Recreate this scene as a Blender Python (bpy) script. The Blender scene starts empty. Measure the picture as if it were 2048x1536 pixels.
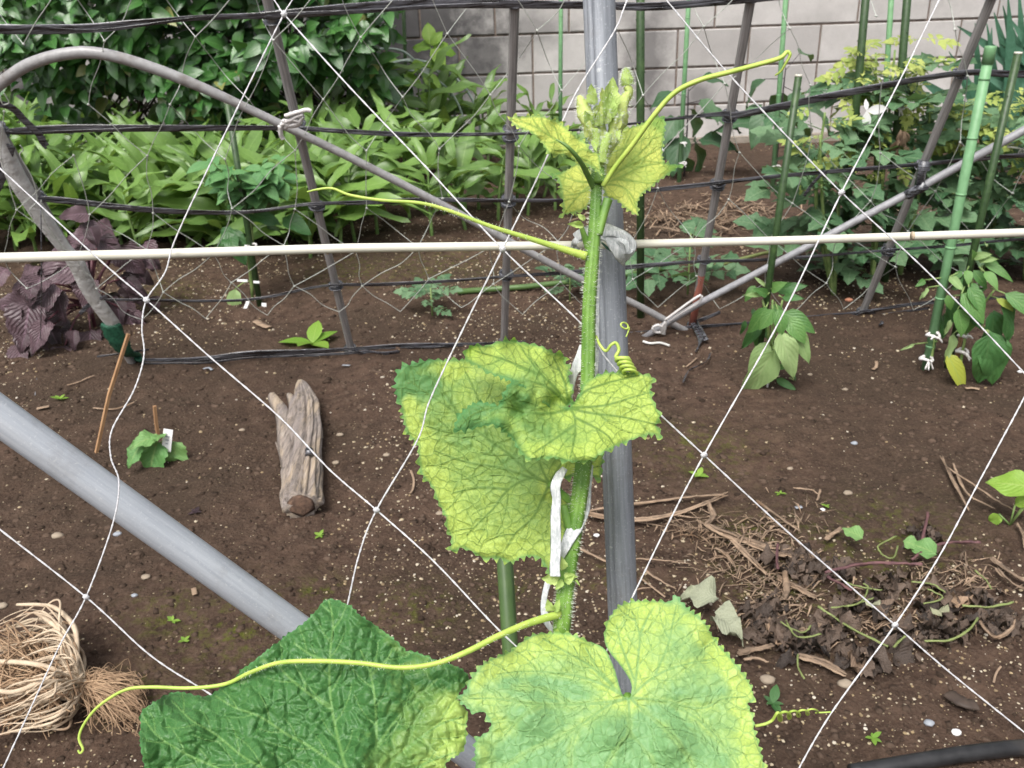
import bpy, math, random
import numpy as np
from mathutils import Matrix, Vector
from mathutils.geometry import delaunay_2d_cdt
random.seed(7); rng = np.random.default_rng(11)
scene = bpy.context.scene
rad = math.radians

# ------------------------------------------------------------------ camera
F_PX, PITCH, ROLL, CAM_H = 1750.0, 0.4221, -0.0324, 0.8375      # measured from the block wall's courses and joints
RC = Matrix.Rotation(math.pi/2 - PITCH, 3, 'X') @ Matrix.Rotation(ROLL, 3, 'Z')
CAM = Vector((0, 0, CAM_H))
cam_data = bpy.data.cameras.new('camera'); cam = bpy.data.objects.new('camera', cam_data)
scene.collection.objects.link(cam)
cam.matrix_world = Matrix.Translation(CAM) @ RC.to_4x4()
cam_data.sensor_width = 36.0; cam_data.lens = 36.0 * F_PX / 2048.0
cam_data.clip_start = 0.02; cam_data.clip_end = 400
cam_data.dof.use_dof = True; cam_data.dof.focus_distance = 0.60; cam_data.dof.aperture_fstop = 26
scene.camera = cam
# ------------------------------------------------------------------ sky, sun, exposure (bright overcast)
world = bpy.data.worlds.new('World'); scene.world = world; world.use_nodes = True
wn = world.node_tree.nodes; wl = world.node_tree.links
SUN_EL, SUN_AZ = rad(58), rad(205)        # azimuth measured clockwise from +Y
sky = wn.new('ShaderNodeTexSky'); sky.sky_type = 'NISHITA'; sky.sun_disc = False
sky.sun_elevation = SUN_EL; sky.sun_rotation = SUN_AZ; sky.air_density = 1.0; sky.dust_density = 6.0; sky.ozone_density = 0.6
bg = wn['Background']; bg.inputs['Strength'].default_value = 0.10
hsv = wn.new('ShaderNodeHueSaturation'); hsv.inputs['Saturation'].default_value = 0.30   # cloud cover: nearly white sky
wl.new(sky.outputs[0], hsv.inputs['Color']); wl.new(hsv.outputs[0], bg.inputs['Color'])
sun_d = bpy.data.lights.new('sun', 'SUN'); sun_d.energy = 1.5; sun_d.angle = rad(28); sun_d.color = (1.0, 0.97, 0.92)
sun = bpy.data.objects.new('sun', sun_d); scene.collection.objects.link(sun)
sdir = Vector((math.sin(SUN_AZ)*math.cos(SUN_EL), math.cos(SUN_AZ)*math.cos(SUN_EL), math.sin(SUN_EL)))
sun.rotation_euler = sdir.to_track_quat('Z', 'Y').to_euler(); sun.location = sdir*20
scene.view_settings.view_transform = 'Standard'; scene.view_settings.look = 'None'
scene.view_settings.gamma = 1; scene.view_settings.use_curve_mapping = False
scene.view_settings.exposure = 0.96
scene.cycles.max_bounces = 6; scene.cycles.transparent_max_bounces = 8

# ------------------------------------------------------------------ measuring helpers: a photo point and a real distance give a place
def ray(px, py): return RC @ Vector(((px-1024)/F_PX, -(py-768)/F_PX, -1.0))
def at(px, py, d): return CAM + ray(px, py)*d
def on_plane(px, py, P0, N):
    v = ray(px, py); return CAM + v*((P0-CAM).dot(N)/v.dot(N))
UP = Vector((0, 0, 1))
def gr(px, py, z=0.0): return on_plane(px, py, Vector((0, 0, z)), UP)
def upright(px, py, foot):                 # point above/around a foot, on the upright plane facing the camera
    n = Vector((foot.x, foot.y, 0)).normalized(); return on_plane(px, py, foot, n)
def project(P):
    c = RC.transposed() @ (P-CAM); return 1024 + F_PX*c.x/-c.z, 768 - F_PX*c.y/-c.z

# ------------------------------------------------------------------ object helpers
def link(o): scene.collection.objects.link(o); return o
def tag(o, label=None, cat=None, group=None, kind=None):
    if label: o['label'] = label
    if cat: o['category'] = cat
    if group: o['group'] = group
    if kind: o['kind'] = kind
    return o
def thing(name, label, cat, loc=(0, 0, 0), group=None):
    o = link(bpy.data.objects.new(name, None)); o.location = loc; o.empty_display_size = .05
    return tag(o, label, cat, group)
def wpos(o):
    p = Vector(o.location)
    while o.parent: o = o.parent; p += Vector(o.location)
    return p
class MB:
    def __init__(s): s.v = []; s.f = []; s.uv = {}
    def add(s, vs, fs):
        n = len(s.v); s.v.extend(tuple(v) for v in vs); s.f.extend(tuple(i+n for i in f) for f in fs); return n
    def mesh(s, name, mat, smooth=True, offset=None):
        me = bpy.data.meshes.new(name)
        vs = s.v if offset is None else [(v[0]-offset[0], v[1]-offset[1], v[2]-offset[2]) for v in s.v]
        me.from_pydata(vs, [], s.f); 
        if smooth: me.shade_smooth()
        if mat: me.materials.append(mat)
        return me
    def build(s, name, mat, parent=None, smooth=True, kind=None, origin=None):
        off = wpos(parent) if parent else (origin or Vector((0, 0, 0)))
        o = link(bpy.data.objects.new(name, s.mesh(name, mat, smooth, off)))
        if parent: o.parent = parent
        else: o.location = off
        if kind: o['kind'] = kind
        return o
def catmull(P, n=8, closed=False):
    P = [Vector(p) for p in P]; m = len(P); out = []
    rng_ = range(m) if closed else range(m-1)
    for i in rng_:
        if closed: a, b, c, d = P[(i-1) % m], P[i], P[(i+1) % m], P[(i+2) % m]
        else: a, b, c, d = P[max(i-1, 0)], P[i], P[i+1], P[min(i+2, m-1)]
        for k in range(n):
            t = k/n
            out.append(0.5*((2*b)+(c-a)*t+(2*a-5*b+4*c-d)*t*t+(3*b-a-3*c+d)*t**3))
    if not closed: out.append(P[-1])
    return out
def sweep(mb, pts, r, sides=8, flat=None, face=None, cap=True, prof=None, wob=0):
    """tube along pts; r number or list; flat = thickness ratio for ribbons whose face looks along `face`"""
    pts = [Vector(p) for p in pts]; n = len(pts)
    rs = r if isinstance(r, (list, tuple)) else [r]*n
    if len(rs) != n: rs = list(np.interp(np.linspace(0, 1, n), np.linspace(0, 1, len(rs)), rs))
    prev = None; rings = []
    for i, p in enumerate(pts):
        t = (pts[min(i+1, n-1)]-pts[max(i-1, 0)])
        if t.length < 1e-9: t = Vector((0, 0, 1))
        t.normalize()
        if face is not None: a = t.cross(face)
        elif prev is None: a = t.cross(Vector((0, 0, 1)) if abs(t.z) < .9 else Vector((0, 1, 0)))
        else: a = prev - t*prev.dot(t)
        if a.length < 1e-6: a = t.cross(Vector((1, 0, .3)))
        a.normalize(); prev = a; b = t.cross(a); ring = []
        for k in range(sides):
            th = 2*math.pi*k/sides; q = 1 if prof is None else prof(th, i)
            if wob: q *= 1+random.uniform(-wob, wob)
            ring.append(p + a*(math.cos(th)*rs[i]*q) + b*(math.sin(th)*rs[i]*q*(flat or 1)))
        rings.append(ring)
    vs = [v for ring in rings for v in ring]; fs = []
    for i in range(n-1):
        for k in range(sides):
            k2 = (k+1) % sides; fs.append((i*sides+k, i*sides+k2, (i+1)*sides+k2, (i+1)*sides+k))
    if cap: fs.append(tuple(range(sides-1, -1, -1))); fs.append(tuple((n-1)*sides+k for k in range(sides)))
    mb.add(vs, fs)
def tube(name, pts, r, mat, parent=None, **k):
    mb = MB(); sweep(mb, pts, r, **k); return mb.build(name, mat, parent)
def boxv(mb, c, sx, sy, sz, M=None, bev=0):
    vs = []
    for z in (-1, 1):
        for y in (-1, 1):
            for x in (-1, 1): vs.append(Vector((x*sx/2, y*sy/2, z*sz/2)))
    if M: vs = [M @ v for v in vs]
    vs = [v+Vector(c) for v in vs]
    mb.add(vs, [(0, 2, 3, 1), (4, 5, 7, 6), (0, 1, 5, 4), (2, 6, 7, 3), (0, 4, 6, 2), (1, 3, 7, 5)])

# ------------------------------------------------------------------ materials
def newmat(name):
    m = bpy.data.materials.new(name); m.use_nodes = True; nt = m.node_tree
    return m, nt, nt.nodes['Principled BSDF']
def N(nt, t, **kw):
    n = nt.nodes.new(t)
    for k, v in kw.items():
        if k in n.inputs: n.inputs[k].default_value = v
        else: setattr(n, k, v)
    return n
def mix(nt, fac, a, b, mode='MIX'):
    m = nt.nodes.new('ShaderNodeMix'); m.data_type = 'RGBA'; m.blend_type = mode
    for s, x in ((m.inputs[0], fac), (m.inputs[6], a), (m.inputs[7], b)):
        if hasattr(x, 'is_linked') or hasattr(x, 'links'): nt.links.new(x, s)
        elif isinstance(x, (int, float)): s.default_value = x
        else: s.default_value = (*x, 1)
    return m.outputs[2]
def mrange(nt, x, a, b, c=0.0, d=1.0):
    m = nt.nodes.new('ShaderNodeMapRange'); nt.links.new(x, m.inputs[0])
    for i, q in zip((1, 2, 3, 4), (a, b, c, d)): m.inputs[i].default_value = q
    return m.outputs[0]
def coords(nt, scale=(1, 1, 1), kind='Object'):
    tc = nt.nodes.new('ShaderNodeTexCoord'); mp = nt.nodes.new('ShaderNodeMapping'); mp.inputs['Scale'].default_value = scale
    nt.links.new(tc.outputs[kind], mp.inputs[0]); return mp.outputs[0]
def noise(nt, vec, scale, detail=4, rough=.6, dist=0.0):
    n = N(nt, 'ShaderNodeTexNoise'); n.inputs['Scale'].default_value = scale; n.inputs['Detail'].default_value = detail
    n.inputs['Roughness'].default_value = rough; n.inputs['Distortion'].default_value = dist
    if vec is not None: nt.links.new(vec, n.inputs['Vector'])
    return n.outputs['Fac']
def bump(nt, h, bs, strength=.3, dist=.002, chain=None):
    b = nt.nodes.new('ShaderNodeBump'); b.inputs['Strength'].default_value = strength; b.inputs['Distance'].default_value = dist
    nt.links.new(h, b.inputs['Height'])
    if chain is not None: nt.links.new(chain, b.inputs['Normal'])
    if bs is not None: nt.links.new(b.outputs[0], bs.inputs['Normal'])
    return b.outputs[0]
def simple(name, c1, c2, rough=.5, scale=40, stretch=(1, 1, 1), bstr=.2, bdist=.001, spec=.5, metal=0, c3=None, island=False, lo=.35, hi=.65):
    m, nt, bs = newmat(name); v = coords(nt, stretch)
    n1 = noise(nt, v, scale, 6); f = mrange(nt, n1, lo, hi)
    if island:
        g = nt.nodes.new('ShaderNodeNewGeometry'); f2 = mix(nt, .65, f, g.outputs['Random Per Island']); f = f2
    col = mix(nt, f, c1, c2)
    if c3: col = mix(nt, mrange(nt, noise(nt, v, scale*.23, 3), .55, .7), col, c3)
    nt.links.new(col, bs.inputs['Base Color']); bs.inputs['Roughness'].default_value = rough
    bs.inputs['Specular IOR Level'].default_value = spec; bs.inputs['Metallic'].default_value = metal
    bump(nt, noise(nt, v, scale*3, 5), bs, bstr, bdist)
    return m
def leafmat(name, dark, light, rough=.45, spec=.4, vein=None, side=9.0, veincol=None, odd=None, trans=.3, nscale=30, bstr=.35):
    """plant leaf: hue varies per leaf, side veins from the leaf's own UV, some light passes through"""
    m, nt, bs = newmat(name); out = nt.nodes['Material Output']
    oi = nt.nodes.new('ShaderNodeObjectInfo'); g = nt.nodes.new('ShaderNodeNewGeometry')
    add = N(nt, 'ShaderNodeMath', operation='ADD'); nt.links.new(oi.outputs['Random'], add.inputs[0]); nt.links.new(g.outputs['Random Per Island'], add.inputs[1])
    fr = N(nt, 'ShaderNodeMath', operation='FRACT'); nt.links.new(add.outputs[0], fr.inputs[0])
    v = coords(nt); n1 = noise(nt, v, nscale, 4)
    a2 = N(nt, 'ShaderNodeMath', operation='MULTIPLY_ADD'); nt.links.new(fr.outputs[0], a2.inputs[0]); a2.inputs[1].default_value = .75; 
    m3 = mrange(nt, n1, .3, .7, -.1, .35); nt.links.new(m3, a2.inputs[2])
    col = mix(nt, a2.outputs[0], dark, light)
    if odd: col = mix(nt, mrange(nt, fr.outputs[0], .965, .98, 0, .85), col, odd)
    uv = nt.nodes.new('ShaderNodeUVMap'); sp = nt.nodes.new('ShaderNodeSeparateXYZ'); nt.links.new(uv.outputs[0], sp.inputs[0])
    au = N(nt, 'ShaderNodeMath', operation='ABSOLUTE'); nt.links.new(sp.outputs[0], au.inputs[0])
    ma = N(nt, 'ShaderNodeMath', operation='MULTIPLY_ADD'); nt.links.new(au.outputs[0], ma.inputs[0]); ma.inputs[1].default_value = -.45; nt.links.new(sp.outputs[1], ma.inputs[2])
    mu = N(nt, 'ShaderNodeMath', operation='MULTIPLY'); nt.links.new(ma.outputs[0], mu.inputs[0]); mu.inputs[1].default_value = side
    pp = N(nt, 'ShaderNodeMath', operation='PINGPONG'); nt.links.new(mu.outputs[0], pp.inputs[0]); pp.inputs[1].default_value = .5
    if vein:
        vc = veincol or light
        mid = mrange(nt, au.outputs[0], .03, .09, 1, 0); sv = mrange(nt, pp.outputs[0], 0, .12, vein*.8, 0)
        mx = N(nt, 'ShaderNodeMath', operation='MAXIMUM'); nt.links.new(mid, mx.inputs[0]); nt.links.new(sv, mx.inputs[1])
        f = N(nt, 'ShaderNodeMath', operation='MULTIPLY'); nt.links.new(mx.outputs[0], f.inputs[0]); f.inputs[1].default_value = vein
        col = mix(nt, f.outputs[0], col, vc)
    nt.links.new(col, bs.inputs['Base Color']); bs.inputs['Roughness'].default_value = rough; bs.inputs['Specular IOR Level'].default_value = spec
    b1 = bump(nt, pp.outputs[0], None, bstr, .004); bump(nt, noise(nt, v, 160, 3), bs, .25, .0015, b1)
    tr = nt.nodes.new('ShaderNodeBsdfTranslucent'); nt.links.new(mix(nt, .35, col, (.30, .42, .03), 'MIX'), tr.inputs[0])
    ms = nt.nodes.new('ShaderNodeMixShader'); ms.inputs[0].default_value = trans
    nt.links.new(bs.outputs[0], ms.inputs[1]); nt.links.new(tr.outputs[0], ms.inputs[2]); nt.links.new(ms.outputs[0], out.inputs[0])
    return m

def soil_material():
    m, nt, bs = newmat('soil'); v = coords(nt)
    big = noise(nt, v, 1.7, 5); mid = noise(nt, v, 26, 8, .7); fine = noise(nt, v, 190, 6, .75)
    col = mix(nt, mrange(nt, mid, .3, .7), (.031, .018, .013), (.124, .080, .057))
    col = mix(nt, mrange(nt, big, .44, .60, 0, .8), col, (.052, .036, .025))
    col = mix(nt, mrange(nt, fine, .5, .70, 0, .7), col, (.145, .103, .078))
    vo = N(nt, 'ShaderNodeTexVoronoi', Scale=150.0); nt.links.new(v, vo.inputs['Vector'])
    dots = mrange(nt, vo.outputs['Distance'], .16, .24, 1, 0)
    sc = nt.nodes.new('ShaderNodeSeparateColor'); nt.links.new(vo.outputs['Color'], sc.inputs[0])
    pick = mrange(nt, sc.outputs[0], .86, .9); mm = N(nt, 'ShaderNodeMath', operation='MULTIPLY'); nt.links.new(dots, mm.inputs[0]); nt.links.new(pick, mm.inputs[1])
    col = mix(nt, mm.outputs[0], col, (.36, .30, .20))
    at_ = nt.nodes.new('ShaderNodeAttribute'); at_.attribute_name = 'moss'
    mo = N(nt, 'ShaderNodeMath', operation='MULTIPLY'); nt.links.new(at_.outputs['Fac'], mo.inputs[0]); nt.links.new(mrange(nt, noise(nt, v, 60, 6, .7), .48, .66, 0, .75), mo.inputs[1])
    col = mix(nt, mo.outputs[0], col, (.095, .115, .012))
    nt.links.new(col, bs.inputs['Base Color']); bs.inputs['Roughness'].default_value = .95; bs.inputs['Specular IOR Level'].default_value = .15
    b1 = bump(nt, mid, None, .9, .012); b2 = bump(nt, fine, None, .8, .004, b1)
    bump(nt, vo.outputs['Distance'], bs, .5, .003, b2)
    return m
M_SOIL = soil_material()
M_CLOD = simple('soil_clod', (.028, .019, .014), (.120, .083, .062), .95, 90, bstr=.8, bdist=.003, spec=.1, island=True)
def grain_material():
    m, nt, bs = newmat('pale_grain'); g = nt.nodes.new('ShaderNodeNewGeometry')
    cr = nt.nodes.new('ShaderNodeValToRGB'); nt.links.new(g.outputs['Random Per Island'], cr.inputs[0]); e = cr.color_ramp.elements
    e[0].color = (.12, .085, .055, 1); e[1].color = (.55, .50, .42, 1); e[1].position = 1
    for p, c in ((.3, (.30, .22, .12)), (.6, (.40, .33, .22)), (.85, (.50, .43, .32))):
        q = cr.color_ramp.elements.new(p); q.color = (*c, 1)
    nt.links.new(cr.outputs[0], bs.inputs['Base Color']); bs.inputs['Roughness'].default_value = .8; return m
M_GRAIN = grain_material()
def block_material():
    m, nt, bs = newmat('concrete_block')
    tc = nt.nodes.new('ShaderNodeTexCoord'); g = nt.nodes.new('ShaderNodeNewGeometry'); v = g.outputs['Position']
    oi = nt.nodes.new('ShaderNodeObjectInfo')
    base = mix(nt, oi.outputs['Random'], (.45, .43, .42), (.56, .54, .525))
    base = mix(nt, mrange(nt, noise(nt, v, 5, 5), .4, .65, 0, .5), base, (.33, .315, .305))
    base = mix(nt, mrange(nt, noise(nt, v, 320, 4, .8), .56, .66, 0, .45), base, (.20, .19, .185))
    base = mix(nt, mrange(nt, noise(nt, v, 140, 5, .8), .58, .68, 0, .5), base, (.55, .53, .51))
    def spot(P, rx, rz, col, base, s):       # a dark patch with its own ragged outline
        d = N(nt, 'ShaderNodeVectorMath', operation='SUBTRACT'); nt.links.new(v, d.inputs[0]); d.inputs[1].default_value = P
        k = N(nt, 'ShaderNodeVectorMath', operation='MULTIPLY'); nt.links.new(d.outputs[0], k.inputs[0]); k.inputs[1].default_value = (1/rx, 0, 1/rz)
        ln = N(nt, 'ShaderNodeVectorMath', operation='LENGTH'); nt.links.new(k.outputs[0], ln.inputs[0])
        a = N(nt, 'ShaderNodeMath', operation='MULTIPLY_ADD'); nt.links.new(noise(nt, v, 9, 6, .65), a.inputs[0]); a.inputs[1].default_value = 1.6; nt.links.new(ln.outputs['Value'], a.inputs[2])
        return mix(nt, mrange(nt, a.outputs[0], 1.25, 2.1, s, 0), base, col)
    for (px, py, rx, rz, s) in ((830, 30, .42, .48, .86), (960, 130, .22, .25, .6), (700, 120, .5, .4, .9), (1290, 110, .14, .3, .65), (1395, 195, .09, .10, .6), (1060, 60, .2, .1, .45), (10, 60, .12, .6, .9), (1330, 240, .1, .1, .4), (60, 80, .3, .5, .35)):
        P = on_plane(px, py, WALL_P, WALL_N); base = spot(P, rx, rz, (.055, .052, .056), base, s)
    nt.links.new(base, bs.inputs['Base Color']); bs.inputs['Roughness'].default_value = .92; bs.inputs['Specular IOR Level'].default_value = .2
    b = bump(nt, noise(nt, v, 220, 6, .75), None, .7, .003); bump(nt, noise(nt, v, 25, 5), bs, .4, .004, b)
    return m
WALL_YAW = 0.0609
WALL_P = Vector((0, 5.0723, 0)); WALL_U = Vector((math.cos(WALL_YAW), math.sin(WALL_YAW), 0)); WALL_N = Vector((-math.sin(WALL_YAW), math.cos(WALL_YAW), 0))
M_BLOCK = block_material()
M_MORTAR = simple('mortar', (.17, .135, .115), (.27, .22, .19), .95, 60, bstr=.6, bdist=.003, spec=.1, c3=(.12, .10, .09))
M_FOOTING = simple('footing_concrete', (.22, .19, .155), (.33, .29, .25), .95, 20, bstr=.6, bdist=.004, spec=.1, c3=(.14, .11, .08))
def pole_material():
    m, nt, bs = newmat('weathered_pole_coating'); v = coords(nt, (1, 1, .03))
    n = noise(nt, v, 420, 5, .7); col = mix(nt, mrange(nt, n, .35, .65), (.15, .143, .142), (.35, .335, .33))
    col = mix(nt, mrange(nt, noise(nt, coords(nt), 9, 4), .5, .7, 0, .5), col, (.22, .21, .205))
    nt.links.new(col, bs.inputs['Base Color']); bs.inputs['Roughness'].default_value = .5; bump(nt, n, bs, .35, .001); return m
M_POLE = pole_material()
M_PIPE = simple('grey_plastic_pipe', (.25, .25, .265), (.34, .34, .36), .40, 70, bstr=.15, c3=(.21, .205, .21))
M_PIPEW = simple('dull_arch_pipe', (.28, .275, .277), (.37, .365, .368), .36, 90, bstr=.2, c3=(.20, .18, .17))
def steel_material(name, c1, c2, streak):
    m, nt, bs = newmat(name); v = coords(nt, (1, 1, .05)); v1 = coords(nt)
    col = mix(nt, mrange(nt, noise(nt, v, 300, 5, .7), .35, .65), c1, c2)
    col = mix(nt, mrange(nt, noise(nt, v1, 500, 3, .8), .58, .66, 0, .5), col, streak)
    col = mix(nt, mrange(nt, noise(nt, v, 60, 3), .56, .66, 0, .45), col, streak)
    col = mix(nt, mrange(nt, noise(nt, v1, 22, 6, .7), .52, .72, 0, .38), col, (.15, .13, .11)); col = mix(nt, mrange(nt, noise(nt, v1, 110, 5, .75), .64, .70, 0, .5), col, (.58, .59, .60))
    nt.links.new(col, bs.inputs['Base Color']); bs.inputs['Metallic'].default_value = .12; bs.inputs['Roughness'].default_value = .5
    bump(nt, noise(nt, v1, 400, 4, .7), bs, .2, .0005); return m
M_STEEL = steel_material('galvanised_steel', (.17, .185, .21), (.29, .31, .345), (.42, .44, .47))
M_STEELB = steel_material('galvanised_pipe', (.31, .335, .375), (.39, .415, .455), (.50, .51, .53))
M_CREAM = simple('cream_pole_coating', (.58, .56, .47), (.64, .625, .545), .4, 12, bstr=.1, c3=(.50, .46, .30), lo=.3, hi=.6)
M_STRING = simple('white_net_string', (.42, .42, .44), (.66, .66, .68), .7, 900, bstr=.5, bdist=.0006)
M_FSTRING = simple('weathered_net_string', (.34, .37, .33), (.58, .60, .56), .8, 300, bstr=.2)
def tape_material(name, c1, c2, rough, stretch=(1, 1, 1), spec=.6, trans=0, scale=200):
    m, nt, bs = newmat(name); v = coords(nt, stretch); n = noise(nt, v, scale, 5, .7)
    nt.links.new(mix(nt, mrange(nt, n, .42, .62), c1, c2), bs.inputs['Base Color']); bs.inputs['Roughness'].default_value = rough
    bs.inputs['Specular IOR Level'].default_value = spec; bump(nt, n, bs, .6, .002)
    if trans:
        out = nt.nodes['Material Output']; tr = nt.nodes.new('ShaderNodeBsdfTransparent'); ms = nt.nodes.new('ShaderNodeMixShader'); ms.inputs[0].default_value = trans
        nt.links.new(bs.outputs[0], ms.inputs[1]); nt.links.new(tr.outputs[0], ms.inputs[2]); nt.links.new(ms.outputs[0], out.inputs[0])
    return m
M_BLACK = tape_material('black_film_tape', (.008, .008, .010), (.15, .155, .18), .24, (.03, 1, 1.3), 1.0, 0, 150)  # pale bluish streaks in the colour stand in for the film's sheen
M_HOSE = simple('black_hose_rubber', (.010, .010, .011), (.028, .028, .030), .45, 40, bstr=.2, c3=(.05, .043, .036))
M_WHITET = tape_material('white_film_tape', (.44, .47, .475), (.72, .735, .74), .35, (1, 1, .12), .6, .04, 500)
M_CORD = simple('white_cotton_cord', (.55, .53, .52), (.75, .73, .72), .9, 500, bstr=.6)
M_SHEET = simple('dirty_white_sheet', (.50, .50, .495), (.66, .66, .65), .55, 30, bstr=.9, bdist=.006, c3=(.32, .31, .28))
M_GREENNET = simple('dark_green_netting', (.005, .045, .025), (.02, .11, .06), .6, 150, bstr=.6)
M_STAKED = simple('dark_green_stake', (.022, .050, .016), (.042, .085, .028), .45, 120, bstr=.3, c3=(.06, .11, .035))
M_STAKEL = simple('light_green_stake', (.14, .30, .14), (.18, .36, .18), .5, 60, bstr=.1)
M_STAKEM = simple('mid_green_stake', (.065, .125, .035), (.090, .160, .048), .45, 60, bstr=.1)
M_HOOP = simple('pale_green_hoop', (.22, .30, .26), (.36, .42, .38), .4, 60)
M_BAMBOO = simple('thin_wooden_stick', (.28, .155, .075), (.42, .25, .13), .7, 60, (1, 1, .1), c3=(.2, .11, .05))
M_TAG = simple('white_plant_tag', (.72, .72, .72), (.85, .85, .85), .4, 30)
M_INK = simple('faded_ink', (.25, .27, .32), (.4, .42, .46), .6, 30)
def wood_material():
    m, nt, bs = newmat('weathered_driftwood'); v = coords(nt, (1, .10, 1)); n = noise(nt, v, 150, 8, .75, .6); n2 = noise(nt, v, 40, 4)
    col = mix(nt, mrange(nt, n, .36, .62), (.10, .08, .068), (.40, .335, .285)); col = mix(nt, mrange(nt, n2, .5, .62, 0, .7), col, (.27, .235, .225))
    col = mix(nt, mrange(nt, n2, .46, .38, 0, .6), col, (.50, .39, .27))
    nt.links.new(col, bs.inputs['Base Color']); bs.inputs['Roughness'].default_value = .85; bump(nt, n, bs, .9, .006); return m
M_WOOD = wood_material()
M_WOODEND = simple('broken_wood_end', (.06, .035, .025), (.15, .09, .06), .95, 120, bstr=.8, bdist=.003)
M_STRAW = simple('dry_stalk', (.09, .062, .042), (.44, .31, .21), .85, 50, (1, 1, 1), bstr=.6, bdist=.002, island=True, c3=(.15, .09, .05))
M_ROOT = simple('dry_root', (.30, .22, .145), (.66, .54, .40), .8, 60, bstr=.5, bdist=.002, island=True, c3=(.24, .15, .09))
M_FIBRE = simple('root_fibre', (.24, .15, .09), (.42, .29, .18), .9, 60, island=True)
M_DEAD = leafmat('dark_rotting_leaf', (.012, .010, .010), (.15, .105, .078), .6, .35, trans=.02, odd=(.34, .23, .15))
M_WILT = leafmat('whitish_wilted_leaf', (.24, .26, .17), (.42, .44, .33), .8, .2, trans=.1)
M_DEADP = leafmat('pale_wilted_leaf', (.22, .23, .13), (.42, .42, .29), .8, .2, trans=.1)
M_GSTEM = simple('green_stem_scrap', (.12, .16, .045), (.24, .28, .10), .6, 60, island=True)
M_PSTEM = simple('purple_stem_scrap', (.07, .03, .035), (.15, .07, .07), .7, 60)
M_STONE = simple('pebble', (.20, .155, .115), (.34, .28, .21), .8, 90, island=True)
M_STONEB = simple('blue_grey_pebble', (.22, .24, .27), (.34, .36, .40), .6, 90)
M_TERRA = simple('terracotta', (.42, .17, .10), (.52, .24, .15), .85, 60)
M_PVC = simple('white_pvc', (.55, .55, .52), (.72, .72, .70), .4, 20)
M_RUST = simple('orange_brown_end', (.30, .14, .07), (.46, .25, .13), .7, 80)
M_REDSTAIN = simple('reddish_worn_pole', (.16, .045, .03), (.26, .09, .06), .7, 60, (1, 1, .2), c3=(.12, .10, .095))
# plants
M_CAM = leafmat('glossy_hedge_leaf', (.016, .070, .018), (.085, .225, .052), .27, .7, .35, 9, (.15, .28, .09), odd=(.26, .26, .09), trans=.15, bstr=.25)
M_CAMIN = simple('shaded_twig', (.035, .026, .018), (.09, .07, .05), .9, 60)
M_GIN = leafmat('ginger_leaf', (.022, .095, .014), (.150, .295, .048), .36, .55, .55, 0.01, (.34, .48, .17), trans=.30)
M_GINST = simple('ginger_stem', (.10, .2, .05), (.2, .3, .1), .5, 60)
M_SHISO = leafmat('purple_perilla_leaf', (.042, .025, .031), (.140, .086, .100), .42, .5, .55, 9, (.21, .13, .17), trans=.08, bstr=.9)
M_SHISOST = simple('purple_perilla_stem', (.06, .015, .025), (.13, .04, .05), .6, 60)
M_TOM = leafmat('tomato_leaf', (.035, .108, .046), (.17, .285, .15), .5, .4, .4, 7, (.26, .36, .20), trans=.22)
M_TOMY = leafmat('yellow_tomato_tip', (.30, .42, .10), (.58, .62, .20), .5, .3, trans=.35)
M_TOMST = simple('tomato_stem', (.13, .22, .06), (.24, .32, .11), .6, 60)
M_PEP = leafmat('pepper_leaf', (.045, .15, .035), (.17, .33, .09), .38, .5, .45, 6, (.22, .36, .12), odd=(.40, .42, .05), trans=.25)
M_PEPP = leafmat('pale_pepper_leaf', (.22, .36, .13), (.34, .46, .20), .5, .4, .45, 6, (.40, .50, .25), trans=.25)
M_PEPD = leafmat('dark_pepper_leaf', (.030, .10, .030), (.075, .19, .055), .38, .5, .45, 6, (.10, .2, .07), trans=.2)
M_EGG = leafmat('eggplant_leaf', (.030, .090, .040), (.10, .18, .09), .5, .4, .5, 6, (.16, .20, .14), trans=.2)
M_EGGST = simple('eggplant_stem', (.02, .012, .02), (.06, .05, .05), .6, 60)
M_SPEAR = leafmat('blue_green_spear_leaf', (.03, .11, .06), (.10, .22, .15), .45, .5, trans=.1)
M_CHIL = leafmat('chilli_leaf', (.05, .17, .055), (.17, .36, .13), .5, .4, .35, 6, (.24, .40, .18), trans=.25)
M_CUKE = leafmat('seedling_leaf', (.09, .24, .07), (.22, .38, .13), .5, .4, .4, 6, (.34, .44, .16), odd=(.5, .45, .12), trans=.25)
M_LIME = leafmat('lime_young_leaf', (.16, .34, .04), (.32, .50, .08), .4, .4, .4, 7, (.42, .55, .16), trans=.35)
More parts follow.
